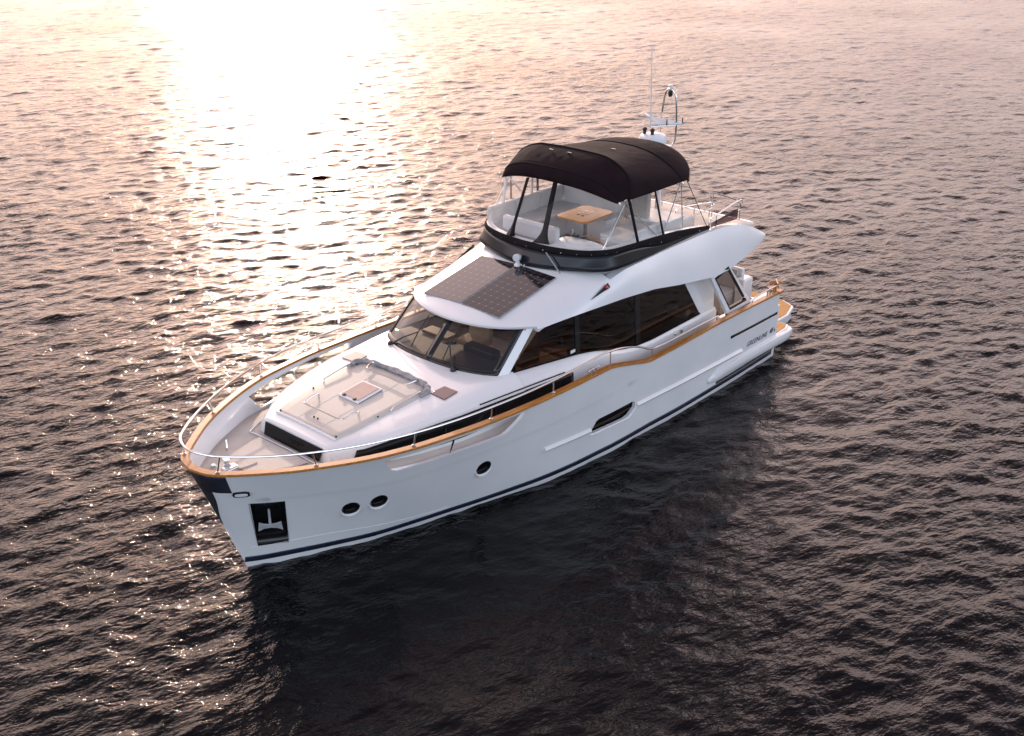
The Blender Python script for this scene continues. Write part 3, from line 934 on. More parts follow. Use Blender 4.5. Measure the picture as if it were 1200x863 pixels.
def ztop(x, y=0):
    return itp(x, ZT) + .02 * (1 - min(1, (y / max(itp(x, YT), .1)) ** 2))
def make_sunpad():
    # raised cream lounging area between low rims
    ol = [(11.84, .78), (11.5, .86), (10.6, .93), (9.95, .965), (9.78, .90), (9.70, .70), (9.70, -.70), (9.78, -.90), (9.95, -.965), (10.6, -.93), (11.5, -.86), (11.84, -.78)]
    rows = []
    for x in np.linspace(9.72, 11.83, 24):
        w = itp(x, [(9.72, .80), (9.85, .93), (9.95, .955), (10.6, .92), (11.5, .855), (11.83, .775)])
        rows.append([(x, w * k, ztop(x, w * k) + .018) for k in np.linspace(-1, 1, 11)])
    pad = MB().grid(rows).build("sun_pad", PAD, TRUNK, solid=.03)
    for y in (-.30, .30):   # panel seams
        MB().tube([(x, y * (1 + (10.8 - x) * .02), ztop(x, y) + .018) for x in np.linspace(9.75, 11.8, 14)], .0045, 6).build("pad_seam", GEL, pad)
    # front lip of the pad
    MB().tube([(11.84, y, ztop(11.84, y) + .02) for y in np.linspace(-.78, .78, 10)], .022, 8).build("pad_lip", GEL, TRUNK)
    # grey soft cover rolled up along the aft edge
    P = spline([(10.05, -.96, 2.29), (9.86, -.94, 2.32), (9.74, -.80, 2.335), (9.70, -.5, 2.34), (9.68, 0, 2.345), (9.70, .5, 2.34), (9.74, .80, 2.335), (9.86, .94, 2.32), (10.05, .96, 2.29)], 8)
    rr = [.052 + .010 * math.sin(i * .9 + 1.3 * math.sin(i * .37)) + random.uniform(-.004, .004) for i in range(len(P))]
    rr[0] = rr[-1] = .045
    MB().tube(P, rr, 12).build("rolled_cover", GREYROLL, TRUNK)
    def loop(pts, name="grab_rail", rad=.017):
        MB().tube(spline(pts, 6), rad, 8).build(name, STEEL, TRUNK)
    h = .085
    def L(x0, x1, w0, w1):
        loop([(x1, -w1, ztop(x1) + .015), (x1, -w1, ztop(x1) + h * .8), (x1 + (x0 - x1) * .3, -w1, ztop(x1) + h), (x0 - (x0 - x1) * .15, -w0 - .01, ztop(x0) + h), (x0, -w0 + .07, ztop(x0) + h),
              (x0, 0, ztop(x0) + h), (x0, w0 - .07, ztop(x0) + h), (x0 - (x0 - x1) * .15, w0 + .01, ztop(x0) + h), (x1 + (x0 - x1) * .3, w1, ztop(x1) + h), (x1, w1, ztop(x1) + h * .8), (x1, w1, ztop(x1) + .015)])
    L(11.46, 11.1, .50, .53)
    L(9.98, 9.74, .52, .58)
    for s in (1, -1):
        x0, x1 = 10.68, 9.98
        loop([(x0, s * .90, ztop(x0) + .01), (x0 - .03, s * .905, ztop(x0) + .06), (x0 - .1, s * .905, ztop(x0) + .07), (x1 + .1, s * .925, ztop(x1) + .07), (x1 + .03, s * .925, ztop(x1) + .06), (x1, s * .925, ztop(x1) + .01)], rad=.014)
        for (x, y) in ((11.78, .74), (10.95, .86), (11.6, .05), (9.9, .88)):
            MB().lathe([(.016, 0), (.016, .02), (.01, .028)], (x, s * y, ztop(x, y) + .016), 10).build("deck_stud", RUBBER, TRUNK)
        # flush square side hatch
        q = [(9.86, 1.37), (9.84, 1.0), (9.51, 1.02), (9.51, 1.35)]
        hz = 2.262
        hz_ = lambda x, y: ztop(x, y) - .0
        MB().prism([(x, s * y, ztop(x, 1.2) + .004) for x, y in q], (0, 0, .016)).build("side_hatch", HATCHGLASS if s > 0 else HATCHPALE, TRUNK, bevel=.006)
    # centre deck hatch
    hz = ztop(10.58)
    ht = MB().box((10.58, 0, hz + .035), (.60, .54, .05), ry=R(6)).build("deck_hatch", GEL, TRUNK, bevel=.03)
    MB().box((10.58, 0, hz + .064), (.50, .44, .012), ry=R(6)).build("hatch_pane", HATCHPALE, ht, bevel=.005)
    for y in (-.14, .14):
        MB().box((10.84, y, hz + .045), (.06, .05, .03), ry=R(6)).build("hatch_latch", RUBBER, ht, bevel=.008)
make_sunpad()

# ------------------------------------------------------------------ deckhouse
WB = [(2.3, 1.74), (3.4, 1.73), (4.3, 1.72), (4.9, 1.76), (5.35, 1.84), (5.8, 1.97), (6.15, 2.06), (6.55, 2.13), (7.4, 2.21), (8.5, 2.31)]
def yw(x, z): return itp(x, [(1.9, 1.80), (5, 1.80), (6.5, 1.72), (7.6, 1.63), (8.55, 1.545)]) - .06 * (z - 1.8)
def make_house():
    mbs = MB()
    for s in (1, -1):
        # white side below the glass: swells out to the trunk side line
        rows = []
        for x in np.linspace(1.95, 8.6, 60):
            zb = itp(x, WB)
            k = sm(5.0, 7.2, x)
            yo = yw(x, 1.6) + .05 + (itp(max(x, 7.0), YB) - yw(x, 1.6) - .05) * k      # outer line low down
            zo = 1.95 + (itp(max(x, 7.0), ZB) - 1.95) * k if k > 0 else 1.95
            zo = min(zo, zb - .03)
            low = 1.0 if x < 6 else 1.58
            y0 = yw(x, zb)
            pts = [(x, s * (yo + .015), low), (x, s * yo, zo - .05)]
            for q in (.15, .4, .7, .9, 1):
                pts.append((x, s * (yo + (y0 - yo) * q ** 1.1), zo - .05 + (zb - zo + .05) * (1 - (1 - q) ** 1.5)))
            rows.append(pts)
        mbs.grid(rows)
    o = mbs.build("deckhouse", GEL, yacht, angle=40)
    for s in (1, -1):
        # the solid panel aft of the side glass (leaning aft edge)
        pan = [(2.52, yw(2.5, 1.74), 1.735), (1.98, yw(2, 1.74), 1.735), (1.98, yw(2, 2.9), 3.05), (3.4, yw(3.4, 2.9), 3.05), (3.12, yw(3, 2.6), 2.62)]
        MB().prism([(x, s * y, z) for x, y, z in pan], (0, -s * .05, 0)).build("side_panel", GEL, o)
        # side glass in three panes, dark pillars between
        def pane(xa0, xa1, xb0, xb1, name="side_window"):
            """(aft bottom, aft top) .. (fwd bottom, fwd top)"""
            rows = []
            for q in np.linspace(0, 1, 14):
                xb = xa0 + (xb0 - xa0) * q; xt = xa1 + (xb1 - xa1) * q
                zb = itp(xb, WB)
                zt = 2.97 if xt < 7.4 else 2.97 - .05 * (xt - 7.4)
                rows.append([(xb + (xt - xb) * k, s * yw(xb + (xt - xb) * k, zb + (zt - zb) * k), zb + (zt - zb) * k) for k in np.linspace(0, 1, 8)])
            return MB().grid(rows).build(name, TINT if s > 0 else TINTCLEAR, o)  # same glass both sides; starboard tint made clearer to brighten the saloon
        def post(xb, xt, w, m=BLACK, out=.004, name="window_pillar"):
            zb = itp(xb, WB); zt = 2.97 if xt < 7.4 else 2.97 - .05 * (xt - 7.4)
            a = [Vector((xb, s * (yw(xb, zb) + out), zb)), Vector((xt, s * (yw(xt, zt) + out), zt))]
            MB().prism([a[0] + Vector((-w / 2, 0, 0)), a[0] + Vector((w / 2, 0, 0)), a[1] + Vector((w / 2, 0, 0)), a[1] + Vector((-w / 2, 0, 0))], (0, -s * .04, 0)).build(name, m, o)
        pane(2.5, 3.35, 4.75, 4.75); pane(4.78, 4.78, 6.55, 6.55); pane(6.58, 6.58, 8.40, 7.55)
        post(4.77, 4.77, .16); post(6.57, 6.57, .16)
        # lower black edge of the glass
        MB().tube([(x, s * (yw(x, itp(x, WB)) + .004), itp(x, WB) + .012) for x in np.linspace(2.55, 8.35, 40)], .016, 6).build("window_gasket", BLACK, o)
        MB().box((6.72, s * (yw(6.7, 2.3) + .006), 2.235), (.13, .012, .06)).build("window_vent", WHITEPL, o)
        # white raked pillar beside the windscreen
        a0, a1 = Vector((8.62, s * 1.475, 2.31)), Vector((8.42, s * 1.56, 2.29))
        b0, b1 = Vector((7.82, s * 1.42, 3.01)), Vector((7.60, s * 1.50, 3.02))
        MB().prism([a0, a1, b1, b0], (-.05, -s * .03, 0)).build("windscreen_pillar", GEL, o, bevel=.01)
        # two small filler caps on the side
        for x, rr_ in ((3.55, .03), (3.32, .045)):
            MB().lathe([(rr_, 0), (rr_, .012), (rr_ * .6, .02)], (x, s * (yw(x, 1.6) + .062), 1.62), 14, (0, s, .1)).build("filler_cap", STEEL, o)
    # aft bulkhead and doors
    MB().box((1.99, 0, 2.0), (.05, 3.4, 2.1)).build("aft_bulkhead", GEL, o)
    MB().grid([[(1.955, -.85, 1.1), (1.955, 1.05, 1.1)], [(1.955, -.85, 2.8), (1.955, 1.05, 2.8)]]).build("saloon_door", DARKGLASS, o, solid=.02)
    # windscreen: two panes either side of a black mullion
    base = lambda y: Vector((8.96 - .17 * (y / 1.47) ** 2 - .20 * abs(y / 1.47) ** 4, y, 2.345 - .015 * abs(y)))
    topp = lambda y: Vector((8.22 - .17 * (y / 1.47) ** 2 - .26 * abs(y / 1.47) ** 4, y * .97, 3.02))
    def screen(ya, yb):
        rows = [[base(y).lerp(topp(y), k) for k in np.linspace(0, 1, 8)] for y in np.linspace(ya, yb, 16)]
        return MB().grid(rows).build("windscreen_pane", WSHIELD, o)
    screen(-1.43, -.06); screen(.06, 1.43)
    rows = [[base(y).lerp(topp(y), k) + Vector((.012, 0, .012)) for k in np.linspace(0, 1, 8)] for y in (-.075, 0, .075)]
    MB().grid(rows).build("windscreen_mullion", BLACK, o, solid=.03)
    for s in (1, -1):
        rows = [[base(y).lerp(topp(y), k) + Vector((.010, 0, .010)) for k in np.linspace(0, 1, 8)] for y in (s * 1.37, s * 1.47)]
        MB().grid(rows).build("windscreen_edge", BLACK, o, solid=.02)
    rows = [[base(y).lerp(topp(y), k) + Vector((.012, 0, .010)) for k in (-.015, .03, .085)] for y in np.linspace(-1.46, 1.46, 30)]
    MB().grid(rows).build("windscreen_sill", BLACK, o, solid=.02)
    # wipers
    for (y0, ytip, yarm) in ((-1.05, -.20, -.50), (.72, .28, .36)):
        b0 = base(y0) + Vector((.06, 0, -.0))
        tip = base(yarm).lerp(topp(yarm), .42) + Vector((.05, 0, .045))
        w = MB().tube([b0, b0.lerp(tip, .5) + Vector((.03, 0, .03)), tip], [.022, .014, .012], 8)
        w.lathe([(.05, -.03), (.05, .05), (.03, .07)], b0, 12, (.7, 0, .7))
        wp = w.build("wiper", RUBBER, o)
        ya, yb_ = yarm - .02, yarm + .05
        lo_ = base(ya + .04).lerp(topp(ya + .04), .10) + Vector((.03, 0, .03))
        hi_ = base(yb_ - .06).lerp(topp(yb_ - .06), .80) + Vector((.03, 0, .03))
        MB().tube([lo_, tip, hi_], .011, 6).build("wiper_blade", RUBBER, wp)
    # interior: sole, dash, helm seats, furniture
    inr = MB().box((5.2, 0, 1.25), (6.4, 3.2, .05)).build("saloon_sole", WOODIN, o)
    for nm, ya_, yb_, mm in (("dashboard", -.25, 1.38, DASHDARK), ("dashboard_lit_half", -1.38, -.252, DASH)):  # one dash in two tones: starboard half coloured as sunlit, port half as shaded
        rows = [[(8.90 - .30 * (y / 1.4) ** 2, y, 2.345), (8.3, y, 2.37), (8.05, y, 2.34), (7.95, y, 2.0), (7.9, y, 1.3)] for y in np.linspace(ya_, yb_, 10)]
        MB().grid(rows).build(nm, mm, o, angle=50)
    MB().box((8.12, .62, 2.42), (.26, .75, .16)).build("instrument_cowl", BLACK, o, bevel=.04)
    MB().box((8.0, -.62, 2.39), (.30, .7, .06)).build("chart_shelf", WOODIN, o, bevel=.02)
    for y in (-.62, .62):
        MB().box((7.05, y, 1.9), (.5, .62, .14)).build("helm_seat", BEIGE, o, bevel=.05)
        MB().box((6.80, y, 2.28), (.13, .60, .72), ry=R(-8)).build("helm_backrest", BEIGE, o, bevel=.05)
    MB().tube([Vector((7.75, .62, 2.12)) + Vector((.08 * math.cos(q), .19 * math.sin(q), .17 * math.cos(q))) for q in np.linspace(0, 2 * math.pi, 21)[:-1]], .016, 8, closed=True).build("steering_wheel", BLACK, o)
    MB().box((4.9, -1.25, 1.62), (2.4, .62, .7)).build("galley_counter", WOODIN, o, bevel=.02)
    MB().box((4.6, 1.22, 1.62), (2.3, .62, .5)).build("saloon_sofa", BEIGE, o, bevel=.06)
    MB().box((4.6, 1.5, 2.0), (2.3, .14, .55)).build("sofa_back", BEIGE, o, bevel=.05)
    MB().box((3.6, -1.2, 2.2), (.7, .6, 1.7)).build("fridge_cabinet", WOODIN, o, bevel=.02)
    MB().box((6.2, 1.5, 2.05), (.9, .08, .3)).build("side_shelf", WOODIN, o, bevel=.02)
    return o
HOUSE = make_house()

# ------------------------------------------------------------------ hardtop and fly deck wings
def zroof(x):   # centre line height of the forward roof
    return itp(x, [(5.6, 3.66), (6.0, 3.58), (6.4, 3.485), (7.0, 3.37), (8.0, 3.17), (8.42, 3.045)])
def arc(y): return .20 * y * y + .02 * abs(y) ** 6
SH = [(.35, 1.93, 3.08), (.7, 1.93, 3.26), (1.2, 1.90, 3.46), (1.8, 1.85, 3.54), (2.7, 1.80, 3.56), (4.0, 1.77, 3.54), (5.2, 1.74, 3.49), (5.9, 1.70, 3.34), (6.6, 1.66, 3.17), (7.4, 1.60, 3.03)]
BE = [(.35, 2.02, 2.97), (.6, 2.05, 2.91), (1.2, 2.10, 2.80), (1.9, 2.12, 2.68), (2.5, 2.12, 2.66), (3.1, 2.08, 2.74), (3.7, 2.02, 2.80), (4.5, 1.97, 2.93), (5.4, 1.90, 2.985), (6.1, 1.83, 2.995), (6.9, 1.74, 3.0), (7.4, 1.67, 2.985)]
def t3(tab, x): return itp(x, [(a, b) for a, b, _ in tab]), itp(x, [(a, c) for a, _, c in tab])
def make_roof():
    ARC = arc(1.56)
    def row_at(xc, full_=True):
        sI = max(0.0, (8.44 - xc) / 3.24)
        g = max(0.0, 1 - sI) ** 1.2
        xs_ = xc - ARC * g                       # where this row meets the shoulder
        ys_, zs_ = t3(SH, xs_); yb, zb = t3(BE, xs_)
        if xs_ > 7.4:
            k = (xs_ - 7.4) / .45
            ys_, zs_ = 1.60 - .06 * k * k, 3.03 + .0 * k
            yb, zb = 1.67 - .10 * k * k, 2.985 - .0 * k
        half = []
        if full_:
            for q in (0, .1, .2, .3, .4, .5, .6, .7, .78, .85, .91, .96):
                y = q * ys_
                x = xc - arc(min(y, 1.56)) * g
                zc = zroof(xc - arc(min(y, 1.56)) * g * .2)
                half.append((x, y, zc + (min(zs_, zc) - zc) * q ** 3.2))
        else:
            k = sm(6.8, 5.6, xs_)
            half += [(xs_, ys_ - .16 * k - .02, zs_ - .25 * k), (xs_, ys_ - .16 * k - .02, zs_ + .0)]
        half.append((xs_, ys_, zs_))
        bl = .03 * sm(7.6, 5.0, xs_)
        for q in (.08, .25, .45, .65, .83, .95):
            half.append((xs_, ys_ + (yb - ys_) * q + bl * math.sin(math.pi * q), zs_ + (zb - zs_) * q + bl * .5 * math.sin(math.pi * q)))
        half += [(xs_, yb, zb), (xs_ - .01, yb - .03, zb - .022), (xs_ - .02, yb - .32, zb + .0)]
        return half
    mb = MB()
    xf = [8.44, 8.42, 8.36, 8.28] + list(np.linspace(8.15, 5.75, 24))
    F = [row_at(x) for x in xf]
    lip = [(p[0] - .015, p[1] * .995, p[2] - .055) for p in F[0]]
    lip2 = [(p[0] - .25, p[1] * .97, p[2] - .05) for p in F[0]]
    # close the visor nose: the first rows drop a little to round the lip
    F[0] = [(x, y, z - .012) for x, y, z in F[0]]
    F = [lip2, lip] + F
    mb.grid([[mir(p) for p in r_[::-1]][:-1] + r_ for r_ in F])
    A = [row_at(x, False) for x in np.concatenate([[5.75], np.linspace(5.6, .35, 56)])]
    A[0][0] = A[0][0]
    for s in (1, -1):
        mb.grid([[(x, s * y, z) for x, y, z in r_] for r_ in A])
        e = A[-1]
        mb.add([(x, s * y, z) for x, y, z in e], [tuple(range(len(e)))])
    o = mb.build("hardtop", GEL, yacht, angle=36, merge=.0008)
    # fly deck sole / cockpit ceiling
    rows = [[(x, k * (t3(SH, x)[0] - .10), 3.30) for k in np.linspace(-1, 1, 9)] for x in np.linspace(.55, 5.9, 14)]
    MB().grid(rows).build("fly_sole", FLYDECK, o, solid=.22)
    MB().box((.50, 0, 3.16), (.16, 3.5, .30)).build("aft_beam", GEL, o, bevel=.05)
    # headliner under the forward roof
    MB().box((6.9, 0, 2.98), (1.9, 2.9, .04)).build("headliner", BEIGE, o)
    # solar panels lying in the roof slope
    for s in (-1, 1):
        ya, yb = s * .02, s * .98
        c4 = []
        xs = [8.02, 6.40] if s > 0 else [8.02, 6.40]
        pts = [Vector((xs[0], ya, zroof(xs[0]) + .012)), Vector((xs[0], yb, zroof(xs[0]) - .035 + .012)), Vector((xs[1], yb, zroof(xs[1]) - .035 + .014)), Vector((xs[1], ya, zroof(xs[1]) + .014))]
        nx, ny = 10, 6
        pts = [p + Vector((0, 0, .012)) for p in pts]
        rows = [[pts[0].lerp(pts[3], i / nx).lerp(pts[1].lerp(pts[2], i / nx), j / ny) for j in range(ny + 1)] for i in range(nx + 1)]
        mb = MB().grid(rows)
        pn = mb.build("solar_panel", SOLAR, o, fix=False, flat=True, angle=0)
        pm = MB()
        pm.prism([p - Vector((0, 0, .004)) for p in pts], (0, 0, -.03)).build("panel_tray", GREYPL, pn, flat=True)
        me = pn.data
        uv = me.uv_layers.new(name="UVMap")
        for poly in me.polygons:
            for li in poly.loop_indices:
                vi = me.loops[li].vertex_index
                uv.data[li].uv = ((vi // (ny + 1)) / nx, (vi % (ny + 1)) / ny)
        if me.polygons[0].normal.z < 0: me.flip_normals()
    # port / starboard navigation lights: black dart with a coloured lens
    for s in (1, -1):
        def onw(x, q):
            (ya, za), (yb, zb) = t3(SH, x), t3(BE, x)
            return Vector((x, s * (ya + (yb - ya) * q + .018), za + (zb - za) * q))
        tri = [onw(6.28, .30) + Vector((0, s * .01, 0)), onw(5.80, .02) + Vector((0, s * .02, .01)), onw(5.76, .26) + Vector((0, s * .01, 0))]
        nl = MB().prism(tri, (0, s * .03, .02)).build("nav_light", BLACK, o)
        p = onw(5.86, .15) + Vector((0, s * .045, .02))
        MB().lathe([(.05, -.02), (.05, .01), (.03, .03)], p, 14, (0, s, .5)).build("nav_lens", REDLENS if s > 0 else mat("green_lens", (.01, .2, .04), .15), nl)
    # searchlight on the roof in front of the coaming
    p = Vector((6.42, .02, 3.49))
    sl = MB().lathe([(.07, 0), (.07, .03), (.04, .06), (.035, .12)], p, 16).build("searchlight", WHITEPL, o)
    MB().lathe([(.045, -.075), (.065, -.04), (.074, .03), (.074, .07), (.066, .08)], p + Vector((0, 0, .175)), 18, (1, .25, .1)).build("lamp_head", WHITEPL, sl)
    MB().lathe([(.062, .08), (.062, .087)], p + Vector((0, 0, .175)), 18, (1, .25, .1)).build("lamp_glass", mat("lamp_glass", (.62, .63, .65), .1), sl)
    MB().tube([p + Vector((.0, .17, .02)), p + Vector((.0, .17, .09)), p + Vector((.12, .2, .10))], .02, 8).build("horn", STEEL, o)
    return o
ROOF = make_roof()

# ------------------------------------------------------------------ flybridge coaming, enclosure, canopy
def coam(side_pts):
    half = spline(side_pts, 8)
    return half
LOW = [(2.20, 1.72, 3.52), (3.4, 1.72, 3.54), (4.5, 1.735, 3.545), (5.2, 1.74, 3.56), (5.62, 1.70, 3.57), (5.88, 1.52, 3.58), (6.06, 1.2, 3.565), (6.22, .8, 3.545), (6.32, .4, 3.525), (6.36, 0, 3.515)]
UPP = [(2.20, 1.66, 3.62), (3.0, 1.66, 3.74), (3.75, 1.66, 3.83), (4.34, 1.66, 3.88), (5.2, 1.65, 3.935), (5.55, 1.57, 3.945), (5.84, 1.33, 3.945), (6.02, 1.0, 3.945), (6.14, .5, 3.945), (6.17, 0, 3.945)]
def full(tab, n=8):
    h = spline(tab, n)
    return [tuple(p) for p in h] + [mir(p) for p in h[::-1]][1:]
def make_fly():
    lo, up = full(LOW), full(UPP)
    N = len(lo)
    def frac(i):   # share of the height taken by the fabric: more on the sides, less in front
        x = lo[i][0]
        return .76 if x > 5.4 else .76 - .30 * sm(5.6, 4.0, x)
    hard = [[Vector(lo[i]).lerp(Vector(up[i]), k * frac(i)) for i in range(N)] for k in np.linspace(-.04, 1, 5)]
    c = MB().grid(hard).build("coaming", BAND, yacht, solid=.03, angle=60)
    fab = [[Vector(lo[i]).lerp(Vector(up[i]), frac(i) + (1.0 - frac(i)) * k) + (Vector((up[i][0] - 4.2, up[i][1], 0)).normalized() * (.02 + .012 * math.sin(k * 3.14))) for i in range(N)] for k in np.linspace(-.12, 1.05, 6)]
    cv = MB().grid(fab).build("enclosure_skirt", CANVASTRIM, yacht, solid=.012, angle=60)
    studs = MB()
    for i in range(4, N - 4, 6):
        p = Vector(lo[i]).lerp(Vector(up[i]), frac(i) + (1 - frac(i)) * .25) + Vector((up[i][0] - 4.2, up[i][1], 0)).normalized() * .04
        studs.lathe([(.011, 0), (.011, .006)], p, 6, (up[i][0] - 4.2, up[i][1], 0))
    studs.build("snap_studs", STEEL, cv)
    # inner white lining of the coaming
    inn = [[Vector((p[0] * .97 + .10, p[1] * .945, p[2] - dz)) for p in up] for dz in (0.0, .3, .6)]
    MB().grid(inn).build("coaming_lining", GEL, c, solid=.03)
    MB().grid([[Vector(p) + Vector((0, 0, -.012)) for p in up], inn[0]]).build("coaming_top", GEL, c)
    # support strut visible on the front of the coaming
    a = Vector((6.27, .62, 3.86)); b = Vector((6.30, 1.0, 3.53))
    MB().tube([a, b], .014, 6).build("coaming_joint", GREYPL, c)
    return c, cv
COAM, SKIRT = make_fly()

FL = [(5.5, 0, 5.0), (5.48, .35, 4.985), (5.42, .72, 4.945), (5.34, 1.08, 4.87), (5.26, 1.35, 4.79), (5.2, 1.5, 4.745)]       # front arch, lower edge
FU = [(5.44, 0, 5.265), (5.42, .4, 5.25), (5.37, .78, 5.205), (5.28, 1.15, 5.09), (5.2, 1.38, 4.95), (5.12, 1.5, 4.77)]        # front fold
B2 = [(4.75, 0, 5.50), (4.75, .42, 5.495), (4.75, .86, 5.465), (4.76, 1.22, 5.33), (4.78, 1.45, 5.12), (4.82, 1.53, 4.75)]
MID = [(3.95, 0, 5.38), (3.95, .42, 5.365), (3.95, .84, 5.30), (3.95, 1.2, 5.16), (3.95, 1.44, 4.98), (3.95, 1.53, 4.735)]
B3 = [(3.12, 0, 5.30), (3.12, .42, 5.28), (3.11, .84, 5.20), (3.10, 1.2, 5.04), (3.08, 1.43, 4.88), (3.04, 1.53, 4.73)]
RU = [(2.15, 0, 5.19), (2.17, .42, 5.17), (2.25, .84, 5.09), (2.42, 1.2, 4.95), (2.66, 1.42, 4.82), (2.86, 1.52, 4.725)]
RL = [(2.02, 0, 5.06), (2.05, .42, 5.04), (2.13, .84, 4.97), (2.34, 1.2, 4.84), (2.62, 1.42, 4.74), (2.82, 1.53, 4.68)]
def arch(tab): 
    h = spline(tab, 5)
    return [mir(p) for p in h[::-1]][:-1] + [tuple(p) for p in h]
def make_canopy():
    keys = [arch(FL), arch(FU), arch(B2), arch(MID), arch(B3), arch(RU), arch(RL)]
    rows = []
    n = len(keys[0])
    sub = [4, 7, 8, 8, 8, 3]
    for i in range(len(keys) - 1):
        for k in range(sub[i]):
            t = k / sub[i]
            row = []
            for j in range(n):
                a, b = Vector(keys[i][j]), Vector(keys[i + 1][j])
                if i in (1, 2, 3, 4):   # Catmull along the length inside the roof so seams stay soft
                    p0 = Vector(keys[i - 1][j]) if i not in (1, 2, 4) else a - (b - a)
                    p = a.lerp(b, t)
                    q = abs(2 * j / (n - 1) - 1)
                    bulge = (.035 if i == 1 else .0 if i in (2, 3) else .045) * math.sin(math.pi * t)
                    if i == 2: bulge = -.02 * math.sin(math.pi * t * .9)
                    wr = .008 * math.sin(j * 1.9 + i * 2.1) * math.sin(t * 9.0 + i) * math.sin(math.pi * t)
                    p = p + Vector((0, 0, (bulge + wr) * (1 - q ** 4)))
                else:
                    p = a.lerp(b, t)
                    if i == 0: p = p + Vector((.03 * math.sin(math.pi * t), 0, 0))
                row.append(p)
            rows.append(row)
    rows.append([Vector(p) for p in keys[-1]])
    # side valance falls to a straight edge
    for row in rows:
        pass
    cn = MB().grid(rows).build("canopy", CANVAS, yacht, angle=42, solid=.012)
    for key in (FU, B2, B3):
        MB().tube([Vector(p) + Vector((0, 0, .008)) for p in arch(key)], .011, 6).build("seam_piping", CANVASTRIM, cn)
    for (x, y, z) in ((4.95, .1, 5.47), (4.97, -.35, 5.47), (3.85, .35, 5.375)):
        MB().box((x, y, z), (.03, .10, .008)).build("strap_patch", GREYPL, cn)
    # steel bows under the cloth
    for key, dz in ((FU, -.05), (B2, -.04), (B3, -.04), (RU, -.05)):
        MB().tube([Vector(p) + Vector((0, 0, dz)) for p in arch(key)], .016, 8).build("canopy_bow", STEEL, cn)
    for s in (1, -1):
        def t_(a, b, rad, m=STEEL, name="canopy_brace"):
            MB().tube([(a[0], s * a[1], a[2]), (b[0], s * b[1], b[2])], rad, 8).build(name, m, cn)
        t_((4.95, 1.50, 4.72), (5.62, 1.50, 3.93), .013)
        t_((5.0, 1.50, 4.72), (4.0, 1.60, 3.84), .013)
        t_((3.08, 1.50, 4.70), (3.74, 1.60, 3.84), .013)
        t_((3.02, 1.48, 4.70), (3.0, 1.55, 3.75), .013)
        if s < 0:
            t_((5.10, 1.44, 4.86), (5.2, 1.50, 3.95), .032, WHITEPL, "canopy_post")
            t_((4.28, 1.44, 4.9), (4.26, 1.50, 3.95), .028, WHITEPL, "canopy_post")
            t_((5.05, 1.46, 4.75), (4.30, 1.52, 4.0), .010)
        MB().box((4.96, s * 1.50, 4.74), (.09, .04, .08)).build("brace_bracket", STEEL, cn, bevel=.01)
    return cn
CANOPY = make_canopy()

def make_enclosure():
    up = full(UPP, 6)
    # clear front and side panels: coaming edge to canopy edge
    fl = arch(FL)
    def top_for(p):
        x, y = p[0], p[1]
        if x > 5.2:
            q = max(-1, min(1, y / 1.66))
            j = (q * .5 + .5) * (len(fl) - 1)
            i = min(int(j), len(fl) - 2)
            v = Vector(fl[i]).lerp(Vector(fl[i + 1]), j - i)
            w = sm(5.2, 5.7, x)
            flat = Vector((5.2, math.copysign(1.5, y), 4.745))
            return flat.lerp(v, w) + Vector((-.01, 0, .02))
        k = (x - 2.2) / 3.0
        return Vector((2.86 + 2.34 * k, math.copysign(1.52, y), 4.70 + .045 * k + .02))
    rows = [[Vector(p).lerp(top_for(p), q) + Vector((0, 0, 0)) for q in np.linspace(0, 1, 6)] for p in up]
    o = MB().grid(rows).build("clear_enclosure", CLEAR, yacht, angle=60)
    # black zip strips; those in front flare into the skirt with a rounded foot
    def strip(b, t, wb, wt, flare=0, name="zip_strip"):
        b, t = Vector(b), Vector(t)
        d = (t - b).normalized()
        out = Vector((b.x - 4.2, b.y, 0)).normalized()
        sd = d.cross(out).normalized()
        L, Rr = [], []
        for k in np.linspace(0, 1, 14):
            w = wb + (wt - wb) * k
            fl_ = flare * max(0, 1 - k / .28) ** 2.2
            p = b.lerp(t, k) + out * .014
            L.append(p - sd * (w + fl_)); Rr.append(p + sd * (w + fl_ * .6))
        MB().grid([L, Rr]).build(name, CANVASTRIM, o, solid=.012, offset=0)
    strip((6.14, -.40, 3.94), (5.47, -.52, 4.97), .045, .045, .16)
    strip((6.09, .38, 3.94), (5.49, .20, 5.0), .06, .05, .17)
    strip((4.72, 1.655, 3.90), (4.87, 1.52, 4.76), .03, .03)
    strip((3.86, 1.655, 3.83), (4.02, 1.52, 4.75), .035, .03)
    strip((2.22, 1.655, 3.56), (2.90, 1.52, 4.72), .03, .03)
    for a, b in (((4.72, -1.655, 3.90), (4.87, -1.52, 4.76)), ((3.86, -1.655, 3.83), (4.02, -1.52, 4.75)), ((2.22, -1.655, 3.56), (2.90, -1.52, 4.72))):
        strip(a, b, .028, .028)
make_enclosure()

